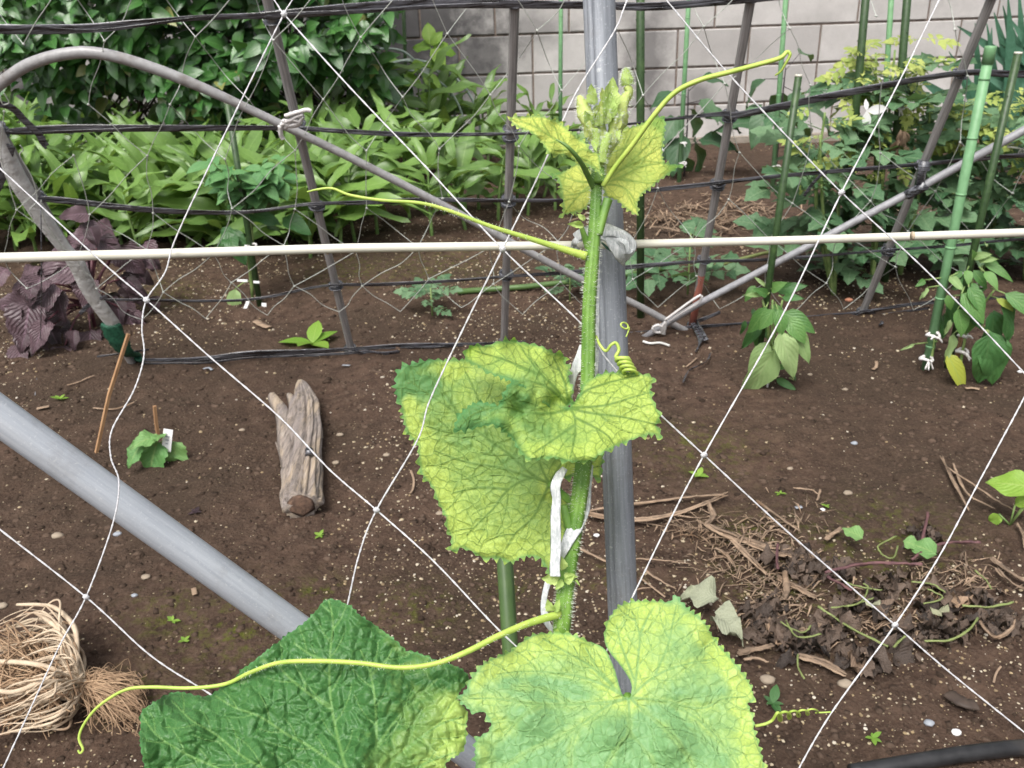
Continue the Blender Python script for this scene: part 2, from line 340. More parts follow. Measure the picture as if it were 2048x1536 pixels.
# ================================================================== SETTING
def vnoise(x, y, cell, seed):
    r = np.random.default_rng(seed).random((64, 64)); X = x/cell; Y = y/cell
    xi = np.floor(X).astype(int); yi = np.floor(Y).astype(int); fx = X-xi; fy = Y-yi
    fx = fx*fx*(3-2*fx); fy = fy*fy*(3-2*fy); g = lambda a, b: r[a % 64, b % 64]
    return (g(xi, yi)*(1-fx)+g(xi+1, yi)*fx)*(1-fy)+(g(xi, yi+1)*(1-fx)+g(xi+1, yi+1)*fx)*fy - .5
def gh(x, y):
    x = np.asarray(x, float); y = np.asarray(y, float)
    h = .030*vnoise(x, y, .55, 1)+.014*vnoise(x, y, .16, 2)+.010*vnoise(x, y, .06, 3)+.007*vnoise(x, y, .026, 4)
    return h*np.clip((9-np.hypot(x, y))/3, 0, 1)
MOSS = [(470, 1265, .10), (520, 1235, .06), (830, 1215, .07), (800, 1240, .05), (1020, 1160, .05), (1650, 1110, .14), (1560, 1180, .12), (1800, 1060, .12), (870, 535, .25), (700, 540, .2), (330, 590, .15),
        (330, 1240, .06), (250, 1400, .05), (1490, 1060, .07), (1230, 1150, .05), (640, 1190, .05), (1400, 900, .12), (1750, 1130, .09)]
def make_ground():
    ys = [.35]
    while ys[-1] < 5.4: ys.append(ys[-1]+max(.0050, .0052*ys[-1]))
    ys = [-60, -20, -8, -3, -1, -.3, .1] + ys + [6, 8, 12, 25, 80, 200]
    xs = list(np.arange(-2.9, 3.0, .0105)); xs = [-200, -60, -20, -8, -4.5] + xs + [4.5, 8, 20, 60, 200]
    X, Y = np.meshgrid(xs, ys); Z = gh(X, Y); nx, ny = len(xs), len(ys)
    co = np.stack([X, Y, Z], -1).reshape(-1, 3).astype(np.float32)
    i, j = np.meshgrid(np.arange(nx-1), np.arange(ny-1)); a = (j*nx+i).ravel()
    q = np.stack([a, a+1, a+1+nx, a+nx], -1).astype(np.int32)
    me = bpy.data.meshes.new('ground'); me.vertices.add(len(co)); me.vertices.foreach_set('co', co.ravel())
    me.loops.add(q.size); me.loops.foreach_set('vertex_index', q.ravel()); me.polygons.add(len(q))
    me.polygons.foreach_set('loop_start', np.arange(0, q.size, 4, dtype=np.int32)); me.update(); me.shade_smooth()
    w = np.zeros(len(co), np.float32)
    for px, py, r in MOSS:
        P = gr(px, py); w = np.maximum(w, np.exp(-((co[:, 0]-P.x)**2+(co[:, 1]-P.y)**2)/(2*(r*.6)**2)))
    at_ = me.attributes.new('moss', 'FLOAT', 'POINT'); at_.data.foreach_set('value', w.astype(np.float32))
    me.materials.append(M_SOIL); return tag(link(bpy.data.objects.new('ground', me)), kind='structure')
make_ground()
def G(px, py, dz=0.0):
    p = gr(px, py); z = float(gh(p.x, p.y)); p = gr(px, py, z); return Vector((p.x, p.y, float(gh(p.x, p.y))+dz))
ICO = [(0, 0, 1)]+[(math.cos(k*2*math.pi/5)*.894, math.sin(k*2*math.pi/5)*.894, .447) for k in range(5)]+[(math.cos((k+.5)*2*math.pi/5)*.894, math.sin((k+.5)*2*math.pi/5)*.894, -.447) for k in range(5)]+[(0, 0, -1)]
ICOF = [(0, 1+k, 1+(k+1) % 5) for k in range(5)]+[(1+k, 6+k, 1+(k+1) % 5) for k in range(5)]+[(6+k, 6+(k+1) % 5, 1+(k+1) % 5) for k in range(5)]+[(11, 6+(k+1) % 5, 6+k) for k in range(5)]
def scatter(name, n, size, mat, seed, flat=.7, embed=.1, mask=None, pw=2.2):
    r = np.random.default_rng(seed); u = r.random(n*3); y = .62*np.exp(u*math.log(5.0/.62)); x = (r.random(n*3)-.5)*2*(.25+.66*y)+.05*y
    if mask is not None: k = mask(x, y, r); x, y = x[k], y[k]
    x, y = x[:n], y[:n]; n = len(x); s = size[0]+(size[1]-size[0])*r.random(n)**pw*1.0; s = s*(.42+.36*np.clip(y, .6, 2.2))
    V = np.array(ICO); Fc = np.array(ICOF); m = len(V)
    vv = V[None]*(1+.75*(r.random((n, m, 1))-.5))*s[:, None, None]; vv[..., 0] *= (.8+.5*r.random(n))[:, None]; vv[..., 2] *= flat
    a = r.random(n)*6.28; c, t = np.cos(a)[:, None], np.sin(a)[:, None]; xx = vv[..., 0]*c-vv[..., 1]*t; yy = vv[..., 0]*t+vv[..., 1]*c
    P = np.stack([xx+x[:, None], yy+y[:, None], vv[..., 2]+(gh(x, y)+s*embed)[:, None]], -1).reshape(-1, 3).astype(np.float32)
    q = (Fc[None]+(np.arange(n)*m)[:, None, None]).reshape(-1, 3).astype(np.int32)
    me = bpy.data.meshes.new(name); me.vertices.add(len(P)); me.vertices.foreach_set('co', P.ravel()); me.loops.add(q.size)
    me.loops.foreach_set('vertex_index', q.ravel()); me.polygons.add(len(q)); me.polygons.foreach_set('loop_start', np.arange(0, q.size, 3, dtype=np.int32)); me.update()
    me.materials.append(mat); return link(bpy.data.objects.new(name, me))
def dens(x, y, r): return r.random(len(x)) < np.clip(.50+2.4*vnoise(x, y, .5, 9)+.8*vnoise(x, y, .13, 19), .05, 1)*np.clip((y-.2)/1.3, .25, 1)
tag(scatter('soil_crumbs', 26000, (.0013, .0085), M_CLOD, 5, .62, -.05, pw=2.6), 'loose dark brown crumbs of soil over the garden bed', 'soil', kind='stuff')
tag(scatter('pale_grit', 17000, (.0010, .0038), M_GRAIN, 6, .6, .25, dens, 2.4), 'tiny pale cream grit scattered over the dark soil', 'grit', kind='stuff')

# ------------------------------------------------------------------ block wall
def wall_uz(px, py): P = on_plane(px, py, WALL_P, WALL_N); return (P-WALL_P).dot(WALL_U), P.z
def make_wall():
    Z0 = .2165+.004                                # top of the footing course's first joint above ground
    t = thing('concrete_block_wall', 'pale grey concrete block wall with brown joints and dark patches behind the beds', 'wall', WALL_P)
    rotM = Matrix(((WALL_U.x, WALL_N.x, 0), (WALL_U.y, WALL_N.y, 0), (0, 0, 1))).to_4x4()
    def blockmesh(w, h, name, sd):
        rr = random.Random(sd); mb = MB(); bv = .004; d = .10; vs = []
        for (x, z) in ((-w/2, -h/2), (w/2, -h/2), (w/2, h/2), (-w/2, h/2)):
            j = lambda: rr.uniform(-.0018, .0018)
            sx, sz = (1 if x > 0 else -1), (1 if z > 0 else -1)
            vs += [(x-sx*bv+j(), 0, z-sz*bv+j()), (x+j()*.5, bv, z+j()*.5), (x, d, z)]
        fs = [(0, 3, 6, 9)]
        for a in range(4):
            b = (a+1) % 4; fs += [(3*a, 3*a+1, 3*b+1, 3*b), (3*a+1, 3*a+2, 3*b+2, 3*b+1)]
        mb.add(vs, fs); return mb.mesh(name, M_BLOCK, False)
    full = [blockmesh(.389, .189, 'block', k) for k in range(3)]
    rows = []                                       # (z of lower joint, phase of a vertical joint)
    u0 = .5713
    for k in range(-1, 7):
        ph = u0 if k in (0, 1) else u0+.2
        if k == -1: ph = u0+.115
        rows.append((Z0+.2*k, ph))
    for z, ph in rows:
        k0 = int((-5.8-ph)/.4)
        for k in range(k0, k0+33):
            u = ph+.4*k+.2
            if u > 6.2: continue
            o = link(bpy.data.objects.new('block', random.choice(full))); o.parent = t
            o.matrix_local = rotM @ Matrix.Translation((u, random.uniform(-.0015, .0015), z+.1))
    mb = MB(); boxv(mb, (.1, .055, .8), 12.3, .09, 1.64)
    o = mb.build('mortar_bed', M_MORTAR, None, False); o.parent = t; o.matrix_local = rotM
    mb = MB(); boxv(mb, (.1, .03, -.09), 12.6, .16, .26)
    o = mb.build('footing', M_FOOTING, None, False); o.parent = t; o.matrix_local = rotM
make_wall()

# ------------------------------------------------------------------ rear trellis (leaning poles, arch pipe, tapes, thin net)
LEAN = -(RC @ Vector(((1080-1024)/F_PX, -(2245-768)/F_PX, -1))).normalized()       # direction in which the poles rise
FL, FR = gr(285, 724), gr(1722, 632)
TU = (FR-FL).normalized(); TN = TU.cross(LEAN).normalized()
if TN.y < 0: TN = -TN                       # points away from the camera
def T(px, py, toward=0.0): return on_plane(px, py, FL-TN*toward, TN)
POLES = [((-42, 190), (262, 722)), ((530, -20), (703, 702)), ((1030, -20), (1008, 690)), ((1505, -20), (1385, 648)), ((1990, -20), (1722, 632))]
pole_lab = ['leftmost leaning trellis pole, partly wrapped in a dirty white sheet', 'leaning brown-grey trellis pole with a white cord knot where the arch pipe crosses it',
            'nearly upright brown-grey trellis pole in the middle, tied with black tape', 'leaning grey trellis pole with a worn reddish foot beside the crossed pipes',
            'far right leaning grey trellis pole in front of the tomato plants']
pole_objs = []
for i, (a, b) in enumerate(POLES):
    A, B = T(*a), T(*b); dn = (B-A).normalized(); foot = B+dn*.06; top = A-dn*(.42 if i else .35)
    t = thing('trellis_pole', pole_lab[i], 'pole', foot, 'leaning poles of the rear trellis'); pole_objs.append(t)
    mb = MB(); L = (top-foot).length; n = 26; pr = .0092 if i else .0100
    # built along local Z so that the streaks follow the pole
    sweep(mb, [(0, 0, L*k/n) for k in range(n+1)], pr, 14, wob=0, prof=lambda th, k: 1+.035*math.cos(2*th)+(.05 if k % 9 == 4 else 0))
    o = mb.build('shaft', M_POLE, None); o.parent = t; o.rotation_euler = (top-foot).to_track_quat('Z', 'Y').to_euler()
    if i == 3:
        mb = MB(); sweep(mb, [(0, 0, .03), (0, 0, .10), (0, 0, .24)], pr*1.05, 14); o2 = mb.build('worn_foot', M_REDSTAIN, None); o2.parent = t; o2.rotation_euler = o.rotation_euler
def film(name, pts, w, parent=None, mat=None, face=None, twist=True, folds=2, toward=None):
    """a stretched plastic tape: thin flattened section, twisting a little"""
    P = catmull(pts, 10); n = len(P); mb = MB(); face = face or TN
    ws = list(np.interp(np.linspace(0, 1, n), np.linspace(0, 1, len(w)), w)) if isinstance(w, (list, tuple)) else [w]*n
    for s in range(folds):
        ph = random.uniform(0, 6.28); off = [TN*(-.0012*s) + UP*(.35*ws[i]*math.sin(ph+i*.13)*(s > 0)) for i in range(n)]
        rr = [ws[i]*(.56 if s == 0 else .22) for i in range(n)]
        q = [P[i]+off[i] for i in range(n)]; base = len(mb.v)
        sweep(mb, q, rr, 10, flat=.14, face=face, prof=lambda th, k: 1+.10*math.sin(3*th+k*.21+ph))
    return mb.build(name, mat or M_BLACK, parent)
ROWS = [
 ([(-30, 58), (60, 58), (180, 57), (290, 45), (400, 35), (520, 32), (545, 31), (680, 18), (830, 9), (1028, 8), (1100, 9), (1180, 11), (1285, 13), (1400, 6), (1498, 0), (1640, -14)], [.016, .017, .014, .009, .010, .014, .018, .017, .015, .013, .014, .014, .012, .011], 'highest black plastic tape line, sagging at its left end'),
 ([(-10, 264), (25, 263), (120, 258), (300, 256), (450, 256), (590, 257), (700, 263), (860, 269), (1010, 268), (1130, 262), (1300, 243), (1440, 228), (1470, 230), (1560, 213), (1700, 185), (1920, 146), (2080, 147)], [.006, .014, .016, .014, .011, .010, .010, .008, .006, .005, .008, .014, .016, .017, .012, .015], 'second black plastic tape line from the top, wide as it rises to the right'),
 ([(75, 397), (120, 400), (250, 415), (380, 424), (500, 424), (622, 408), (740, 404), (880, 400), (1012, 401), (1180, 398), (1300, 381), (1424, 367), (1560, 352), (1840, 329), (2080, 308)], [.008, .014, .015, .011, .007, .008, .012, .010, .008, .009, .010, .010, .010, .012], 'third black plastic tape line, crossing just under the yellow top leaves'),
 ([(205, 599), (294, 600), (420, 602), (520, 596), (652, 571), (760, 569), (900, 562), (1010, 553), (1180, 541), (1300, 531), (1400, 523), (1560, 518), (1780, 500), (1900, 491), (2080, 476)], [.005, .009, .008, .006, .007, .011, .009, .008, .012, .014, .008, .010, .006, .008, .009], 'fourth black plastic tape line, just below the cream pole'),
 ([(285, 719), (400, 719), (500, 708), (600, 704), (688, 699), (800, 692), (920, 690), (1010, 686), (1140, 679), (1290, 664), (1385, 654), (1500, 646), (1640, 632), (1722, 625), (1850, 606), (2080, 590)], [.006, .018, .019, .018, .010, .018, .014, .008, .010, .012, .008, .010, .012, .012, .008], 'lowest black plastic tape line, lying along the soil at the pole feet')]
for r_i, (pts, w, lab) in enumerate(ROWS):
    t = thing('tape_line', lab, 'plastic tape', T(*pts[0]), 'black tape lines of the rear trellis')
    ext = list(pts)
    if pts[0][0] < 20: ext = [(pts[0][0]-420, pts[0][1]-4)]+ext; w = [w[0]]+list(w)
    if pts[-1][0] > 2000: ext = ext+[(pts[-1][0]+420, pts[-1][1]-22)]; w = list(w)+[w[-1]]
    film('tape', [T(x, y, .016) for x, y in ext], w, t)
    if r_i == 4: film('tape', [T(x, y+9, .02)+UP*.002 for x, y in pts[:6]]+[T(830, 698, .02)], .007, t); film('tape', [T(1290, 672, .02), T(1420, 660, .02), T(1600, 642, .02), T(1722, 634, .02), T(1860, 615, .02)], .007, t)
    for i, (a, b) in enumerate(POLES):                      # the windings round each pole
        ymid = np.interp(a[0]+(b[0]-a[0])*.5, [p[0] for p in pts], [p[1] for p in pts])
        for _ in range(3): k = (ymid-a[1])/(b[1]-a[1]); xm = a[0]+(b[0]-a[0])*k; ymid = np.interp(xm, [p[0] for p in pts], [p[1] for p in pts])
        if xm < pts[0][0]-20 or k < -.05: continue
        c = T(xm, ymid); dn = (T(*b)-T(*a)).normalized(); mb = MB()
        e1 = TU; e2 = dn.cross(TU).normalized()
        for wd in range(4):
            o0 = random.uniform(-.013, .013); tl = random.uniform(-.5, .5)
            ring = [c+dn*(o0+math.cos(th+tl*3)*.006*tl)+(e1*math.cos(th)+e2*math.sin(th))*(.0118+.001*wd) for th in np.linspace(0, 2*math.pi, 15)]
            sweep(mb, ring, .0040, 6, flat=.35, face=None, wob=.2)
        mb.build('tie', M_BLACK, t)
# loose tape ends at the pole feet and at the left
for nm, pts, w, lab in (('loose_tape', [(-20, 205), (20, 214), (48, 240), (78, 268), (86, 285), (92, 292)], .014, 'wide black tape dropping from the arch pipe at the upper left'),

                    ('loose_tape', [(1652, 343), (1640, 352), (1622, 372), (1608, 392)], .008, 'short black tape end hanging before the tomato leaves'),
                    ('loose_tape', [(1412, 690), (1400, 668), (1390, 650), (1400, 640), (1432, 628), (1440, 624)], .012, 'black tape end sticking up beside the crossed pipes'),
                    ('loose_tape', [(1384, 652), (1392, 668), (1400, 690), (1392, 704)], .012, 'black tape looped round the end of the arch pipe'),
                    ('loose_tape', [(1420, 715), (1412, 732), (1395, 740), (1376, 752), (1366, 772)], .006, 'thin black tape scrap lying on soil beyond the steel pole'),
                    ('loose_tape', [(1688, 640), (1730, 622), (1756, 636), (1762, 652)], .012, 'black tape tuft round the foot of the far right pole'),
                    ('loose_tape', [(196, 722), (240, 716), (300, 706)], .006, 'black tape end lying on soil by the green netting'),
                    ('loose_tape', [(690, 706), (700, 694), (716, 712), (740, 712), (770, 716), (800, 712)], .012, 'black tape bunch at the foot of the pole above the driftwood'),
                    ('loose_tape', [(20, 290), (8, 330), (-8, 370), (-20, 400)], .02, 'thick black tape bundle at the left edge'),
                    ('loose_tape', [(160, 628), (178, 610), (200, 598), (214, 592)], .009, 'black tape end among the purple leaves')):
    if not lab: continue
    gpts = [(T(x, y, .02) if y < 645 or x < 120 else G(x, y, .012)) for x, y in pts]
    f = film(nm, gpts, w, None, folds=2); tag(f, lab, 'plastic tape', 'loose ends of black tape')
# dirty sheet and green netting round the leftmost pole
A, B = T(-4, 190), T(262, 722)
pts = [(-8, 250, 9), (8, 290, 10), (24, 335, 15), (50, 385, 16), (94, 450, 15), (128, 496, 12), (150, 522, 15), (169, 560, 15), (186, 592, 14), (222, 642, 14), (232, 654, 10)]
mb = MB(); P = catmull([T(x, y, .015) for x, y, w in pts], 6); W = np.interp(np.linspace(0, 1, len(P)), np.linspace(0, 1, len(pts)), [w for *_, w in pts])
sweep(mb, P, [w/F_PX*2.15 for w in W], 18, flat=.7, face=TN, prof=lambda th, k: 1+.07*math.sin(5*th+k*.15)+.05*math.sin(9*th-k*.2)+.02*math.sin(k*.9))
tag(mb.build('wrapped_sheet', M_SHEET, None), 'dirty white plastic sheet wrapped round the leftmost leaning pole', 'sheet')
mb = MB()
for kk in range(3):
    P = catmull([T(218+kk*5, 648, .02), T(232+kk*4, 680, .025), T(248+kk*6, 705, .025), G(262+kk*8, 722, .015), G(282+kk*3, 730, .01)], 6)
    sweep(mb, P, [.019-.003*kk, .020, .010, .012, .004], 12, flat=.6, face=TN, prof=lambda th, k: 1+.2*math.sin(4*th+k+kk))
tag(mb.build('green_netting', M_GREENNET, None), 'crumpled dark green netting at the foot of the leftmost pole', 'netting')
for k, (pts, lab) in enumerate((([(0, 190), (5, 208), (18, 206), (14, 196), (8, 186)], 'thin white string knot at the left end of the arch pipe'), ([(40, 290), (46, 300), (40, 312), (62, 350), (72, 380), (74, 402), (60, 420), (66, 436)], 'loose tangled white string beside the wrapped sheet'), ([(82, 130+270), (88, 440), (108, 470), (122, 492), (130, 500)], 'thin frayed white string over the lower sheet edge'))):
    tag(tube('loose_string', catmull([T(x, y, .04) for x, y in pts], 5), .0011, M_FSTRING, None, sides=5), lab, 'string', 'loose strings at the left pole')
tag(tube('black_string', [T(82, 415, .05), T(83, 520, .05), T(82, 640, .05), G(80, 690), G(70, 790)], .0012, M_BLACK, None, sides=5), 'thin black string hanging down before the purple leaves', 'string')
# arch pipe and brace pipe
pts = [(-60, 262), (-20, 190), (10, 160), (60, 128), (130, 108), (200, 107), (300, 134), (420, 182), (550, 243), (700, 315), (900, 418), (1050, 500), (1165, 560), (1270, 608), (1345, 648), (1405, 679)]
t = thing('arch_pipe', 'thin grey-brown pipe arching from the left edge down to the crossed foot', 'pipe', T(1405, 679))
P = catmull([T(x, y, .03 if x < 1200 else .022) for x, y in pts], 8)
tube('pipe', P, [.0105]*8+[.0086]*9, M_PIPEW, t, sides=14)
tube('rusty_end', [P[-3], P[-1]+(P[-1]-P[-2])*.3], .0090, M_RUST, t, sides=12)
t = thing('brace_pipe', 'thin grey pipe rising to the right across the far pole', 'pipe', G(1262, 690))
P = [T(x, y, .045) for x, y in ((1275, 683), (1400, 606), (1560, 522), (1700, 448), (1840, 375), (2060, 254), (2400, 68))]
tube('pipe', P, [.0082, .0084, .0086, .0088, .0092, .0094, .0096], M_PIPE, t, sides=14); tube('rusty_end', [P[0]+(P[0]-P[1])*.10, P[0]-(P[0]-P[1])*.03], .0086, M_RUST, t, sides=12)
tube('tape_wrap', [T(1812, 392, .05), T(1840, 376, .048), T(1852, 368, .05)], .0120, M_BLACK, t, sides=8, wob=.2)
tube('tape_wrap', [T(1838, 376, .04), T(1842, 345, .04), T(1850, 322, .03)], [.012, .010, .014], M_BLACK, t, sides=8, wob=.25)
# white cords
def cord(name, plist, lab, r=.0022, group='white cord ties on the rear trellis', mat=M_CORD):
    t = thing(name, lab, 'cord', T(*plist[0][0]), group)
    for pts in plist: tube('cord', catmull([T(x, y, .060) for x, y in pts], 5), r, mat, t, sides=6, wob=.12)
cord('cord_tie', [[(570, 232), (590, 226), (612, 220), (622, 222)], [(566, 240), (575, 250), (595, 246), (606, 232)], [(560, 252), (562, 270), (566, 278)], [(562, 250), (580, 240), (600, 244), (586, 252), (566, 246)], [(570, 256), (584, 238), (606, 228)]], 'fluffy white cord knot where the arch pipe crosses the second pole', .0045)
cord('cord_tie', [[(1330, 640), (1360, 618), (1388, 598), (1402, 590)], [(1338, 642), (1368, 622), (1396, 606), (1404, 592)], [(1306, 654), (1316, 650), (1326, 656), (1322, 664), (1310, 664), (1305, 656)], [(1322, 660), (1332, 642), (1328, 668)], [(1328, 652), (1322, 664), (1330, 668)]], 'white cord binding the two crossed pipes at the trellis foot', .0034)
tag(tube('cord_end', catmull([G(1286, 686, .006), G(1300, 691, .006), G(1320, 690, .006), G(1338, 697, .008)], 6), .0030, M_PVC, None, sides=8), 'pale plastic-coated wire end lying under the crossed pipes', 'wire')
# thin net on the trellis
def make_rear_net():
    rowsy = [-60, 68, 192, 300, 402, 490, 562, 622]; sp = [176, 170, 160, 147, 142, 138, 133, 128]; x0 = [130, 45, 12, 2, 30, 15, 60, 30]
    K = {}; rr = random.Random(4)
    for j, y in enumerate(rowsy):
        for i in range(-1, 15):
            x = x0[j]+sp[j]*i+(0); K[j, i] = (x+rr.uniform(-9, 9), y+rr.uniform(-9, 9)-.028*(x-1000)*.8+(rr.uniform(-14, 20) if x > 1300 else 0))
    t = thing('rear_net', 'thin weathered diamond net hanging on the rear trellis', 'net', T(1000, 300)); mb = MB(); kn = MB()
    for j in range(len(rowsy)-1):
        for i in range(-1, 15):
            a = K[j, i]; cand = sorted((K[j+1, q] for q in range(-1, 15)), key=lambda p: abs(p[0]-a[0]+8))[:2]
            for c in cand:
                if abs(c[0]-a[0]) > 130: continue
                if c[1] > 640 or rr.random() < .04: continue
                m1 = ((a[0]*2+c[0])/3+rr.uniform(-5, 5), (a[1]*2+c[1])/3+rr.uniform(-3, 6)); m2 = ((a[0]+c[0]*2)/3+rr.uniform(-5, 5), (a[1]+c[1]*2)/3+rr.uniform(-3, 6))
                dd = .036 if rr.random() < .75 else -.016
                sweep(mb, catmull([T(*a, .036), T(*m1, dd), T(*m2, dd), T(*c, .036)], 4), .00085, 4, cap=False)
            sweep(kn, [T(a[0]-2, a[1]-1, .036), T(a[0]+2, a[1]+1, .037)], .0022, 5)
    mb.build('string', M_FSTRING, t, kind='stuff'); kn.build('knot', M_FSTRING, t, kind='stuff')
make_rear_net()

# ------------------------------------------------------------------ garden stakes
def stake(foot_px, top_px, r, mat, lab, rings=0, cap=False, cut=False, ext=0.0, nubs=False, foot=None, sunk=.03):
    Ft = foot or G(*foot_px); Tp = upright(*top_px, Ft); dn = (Tp-Ft).normalized(); Tp = Tp+dn*ext
    t = thing('garden_stake', lab, 'stake', Ft, 'garden stakes'); L = (Tp-Ft).length; mb = MB()
    sweep(mb, [Ft-dn*sunk, Ft+dn*L*.5, Tp], r, 12); mb.build('shaft', mat, t)
    for k in range(rings):
        c = Ft+dn*(L*(k+.5)/rings); mb = MB(); sweep(mb, [c-dn*.0025, c, c+dn*.0025], [r*1.04, r*1.12, r*1.04], 12); mb.build('ring', mat, t)
    if nubs:
        mb = MB()
        for k in range(int(L/.03)):
            c = Ft+dn*(.03*k+.01); a = k*2.4; e = Vector((math.cos(a), math.sin(a), 0)); sweep(mb, [c+e*r*.8, c+e*r*1.22], r*.16, 5)
        mb.build('nubs', mat, t, kind='stuff')
    if cap: mb = MB(); sweep(mb, [Tp-dn*.030, Tp, Tp+dn*.004], [r*1.12, r*1.12, r*1.05], 14); mb.build('cap', mat, t)
    if cut: mb = MB(); sweep(mb, [Tp, Tp+dn*.004], [r*1.02, r*1.0], 12); mb.build('cut_end', M_CREAM, t)
    return t
def width_r(px_w, P): return px_w/2/F_PX*((RC.transposed() @ (P-CAM)).z*-1)
stake((1852, 738), (1981, 96), width_r(17.5, G(1852, 738)), M_STAKEL, 'thick light green stake with rings and a cap, right of centre', rings=6, cap=True)
stake((1510, 762), (1597, 153), width_r(13, G(1510, 762)), M_STAKED, 'dark green stake with a cut pale top standing in the left pepper plant', nubs=True, cut=True)
stake((1895, 735), (2036, 108), width_r(13.5, G(1895, 735)), M_STAKED, 'dark green stake at the right edge beside the thick light green one', nubs=True, cut=True)
stake((1281, 636), (1281, -10), width_r(15, G(1281, 636)), M_STAKED, 'slim dark green stake just right of the steel pole', nubs=True, ext=.3)
stake((520, 612), (455, 206), width_r(12, G(520, 612)), M_STAKED, 'dark green stake standing in the small chilli plant', nubs=True, cut=True)
def behind(px, py, px0=None): return G(px0 or px, py)
stake((1120, 330), (1122, -10), .0105, M_STAKEL, 'light green ringed stake before the wall, behind the vine tip', rings=7, ext=.3)
stake((1358, 362), (1378, -10), .0105, M_STAKEL, 'light green ringed stake in the eggplant left of the others', rings=7, ext=.3)
stake((1545, 372), (1572, -10), .0108, M_STAKEL, 'light green ringed stake in the right eggplant before the wall', rings=7, ext=.3)
stake((1682, 560), (1732, -10), .0108, M_STAKED, 'dark green stake in the left part of the tomato plants', nubs=True, ext=.25)
stake((1750, 520), (1783, -10), .0080, M_STAKEL, 'light green stake among the middle tomato stems', rings=6, ext=.25)
stake((1770, 560), (1815, -10), .0108, M_STAKED, 'dark green stake on the right side of the middle tomato plant', nubs=True, ext=.25)
stake((818, 330), (806, -10), .0095, M_STAKED, 'dark green stake rising from the ginger bed at the wall', ext=.3)
stake((640, 360), (612, 70), .0095, M_STAKED, 'dark green stake mostly hidden between hedge and ginger')
# green thin pole lying on the soil, small PVC pipe by the wall
tag(tube('lying_green_pole', [G(915, 591, .012), G(1050, 582, .014), G(1200, 566, .014), G(1330, 548, .014)], .0085, M_STAKEM, None, sides=10), 'thin green pole lying on the soil behind the trellis', 'pole')
tag(tube('lying_green_pole', [G(1430, 540, .014), G(1520, 522, .02), G(1600, 508, .03)], .0060, M_GSTEM, None, sides=8), 'pale green cane lying behind the worn reddish pole foot', 'cane')
tag(tube('pvc_pipe', [G(940, 300, .03), G(1006, 303, .03)], .012, M_PVC, None, sides=12), 'short white pipe lying at the foot of the wall', 'pipe')
# pale green hoops against the wall
def wallpt(px, py, off): return on_plane(px, py, WALL_P-WALL_N*off, WALL_N)
for k, (pts, r, lab) in enumerate((([(965, 300), (958, 245), (945, 200), (915, 160), (870, 130), (820, 120), (775, 130), (750, 150)], .007, 'outermost pale green hoop leaning by the wall'),
        ([(912, 260), (905, 200), (890, 160), (860, 135), (810, 122), (770, 136), (755, 160)], .006, 'middle pale green hoop leaning by the wall'),
        ([(880, 250), (868, 190), (850, 150), (810, 105), (760, 98), (735, 108), (715, 140)], .0065, 'tall pale green hoop reaching behind the hedge'),
        ([(938, 300), (930, 250), (915, 205), (890, 172), (850, 146), (800, 140)], .005, 'innermost thin pale green hoop by the wall'))):
    tag(tube('garden_hoop', catmull([wallpt(x, y, .30+.05*k) for x, y in pts], 6), r, M_HOOP, None, sides=8), lab, 'hoop', 'pale green hoops by the wall')
tag(tube('pipe_bundle', [wallpt(848, 130, .4), wallpt(862, 190, .42), wallpt(880, 240, .44)], .022, M_HOOP, None, sides=8, prof=lambda th, k: 1+.18*math.cos(4*th)), 'bundle of blue-green pipes tied together near the wall', 'pipes')

# ------------------------------------------------------------------ front trellis: steel pole, cream pole, big pipe, white net
def line_to_ground(A, B, z=-.05): d = B-A; return A+d*((z-A.z)/d.z)
A, B = at(1198, 0, .62), at(1244, 1180, .675); base = line_to_ground(A, B); top = A-(B-A)*.5
t = thing('steel_pole', 'ribbed galvanised steel pole right behind the cucumber stem', 'pole', base)
mb = MB(); L = (top-base).length
def steel_prof(th, k):      # rolled section with a lengthwise groove, seam toward the left of the camera side
    q = 1.0
    for c, w, a in ((STEEL_G+.18*_s, .16, -.20), (STEEL_G-.10*_s, .07, .05), (STEEL_G+.62*_s, .13, -.14)):
        dd = (th-c+math.pi) % (2*math.pi)-math.pi; q += a*math.exp(-(dd/w)**2)
    return q
_q = (top-base).to_track_quat('Z', 'Y').inverted(); _c = _q @ (CAM-A); _l = _q @ Vector((-1, 0, 0))
STEEL_G = math.atan2(-_c.y, -_c.x); _s = 1 if math.sin(math.atan2(-_l.y, -_l.x)-STEEL_G) > 0 else -1; STEEL_G += .42*_s
sweep(mb, [(0, 0, L*k/8) for k in range(9)], .0115, 48, prof=steel_prof)
o = mb.build('shaft', M_STEEL, None); o.parent = t; o.rotation_euler = (top-base).to_track_quat('Z', 'Y').to_euler()
A, B = at(-60, 789, .592), at(960, 1523, .755); A2 = A-(B-A)*.5; B2 = line_to_ground(A, B, -.02) if (B-A).z < 0 else B
t = thing('galvanised_pipe', 'thick galvanised pipe slanting down from the left edge', 'pipe', B2)
mb = MB(); L = (A2-B2).length; sweep(mb, [(0, 0, L*k/12) for k in range(13)], .0127, 40)
o = mb.build('pipe_body', M_STEELB, None); o.parent = t; o.rotation_euler = (A2-B2).to_track_quat('Z', 'Y').to_euler()
P = [at(-900, 545, .60), at(-200, 520, .595), at(0, 515.5, .595), at(300, 508, .595), at(700, 496, .597), at(1190, 490, .60), at(1600, 480, .61), at(2048, 465, .62), at(2250, 458, .625), at(2950, 434, .66)]
t = thing('cream_pole', 'slender cream-coloured pole running level across the whole view', 'pole', P[5])
tube('shaft', P, [.0034, .0034, .0034, .0033, .0031, .0029, .0029, .0030, .0030, .0030], M_CREAM, t, sides=18)
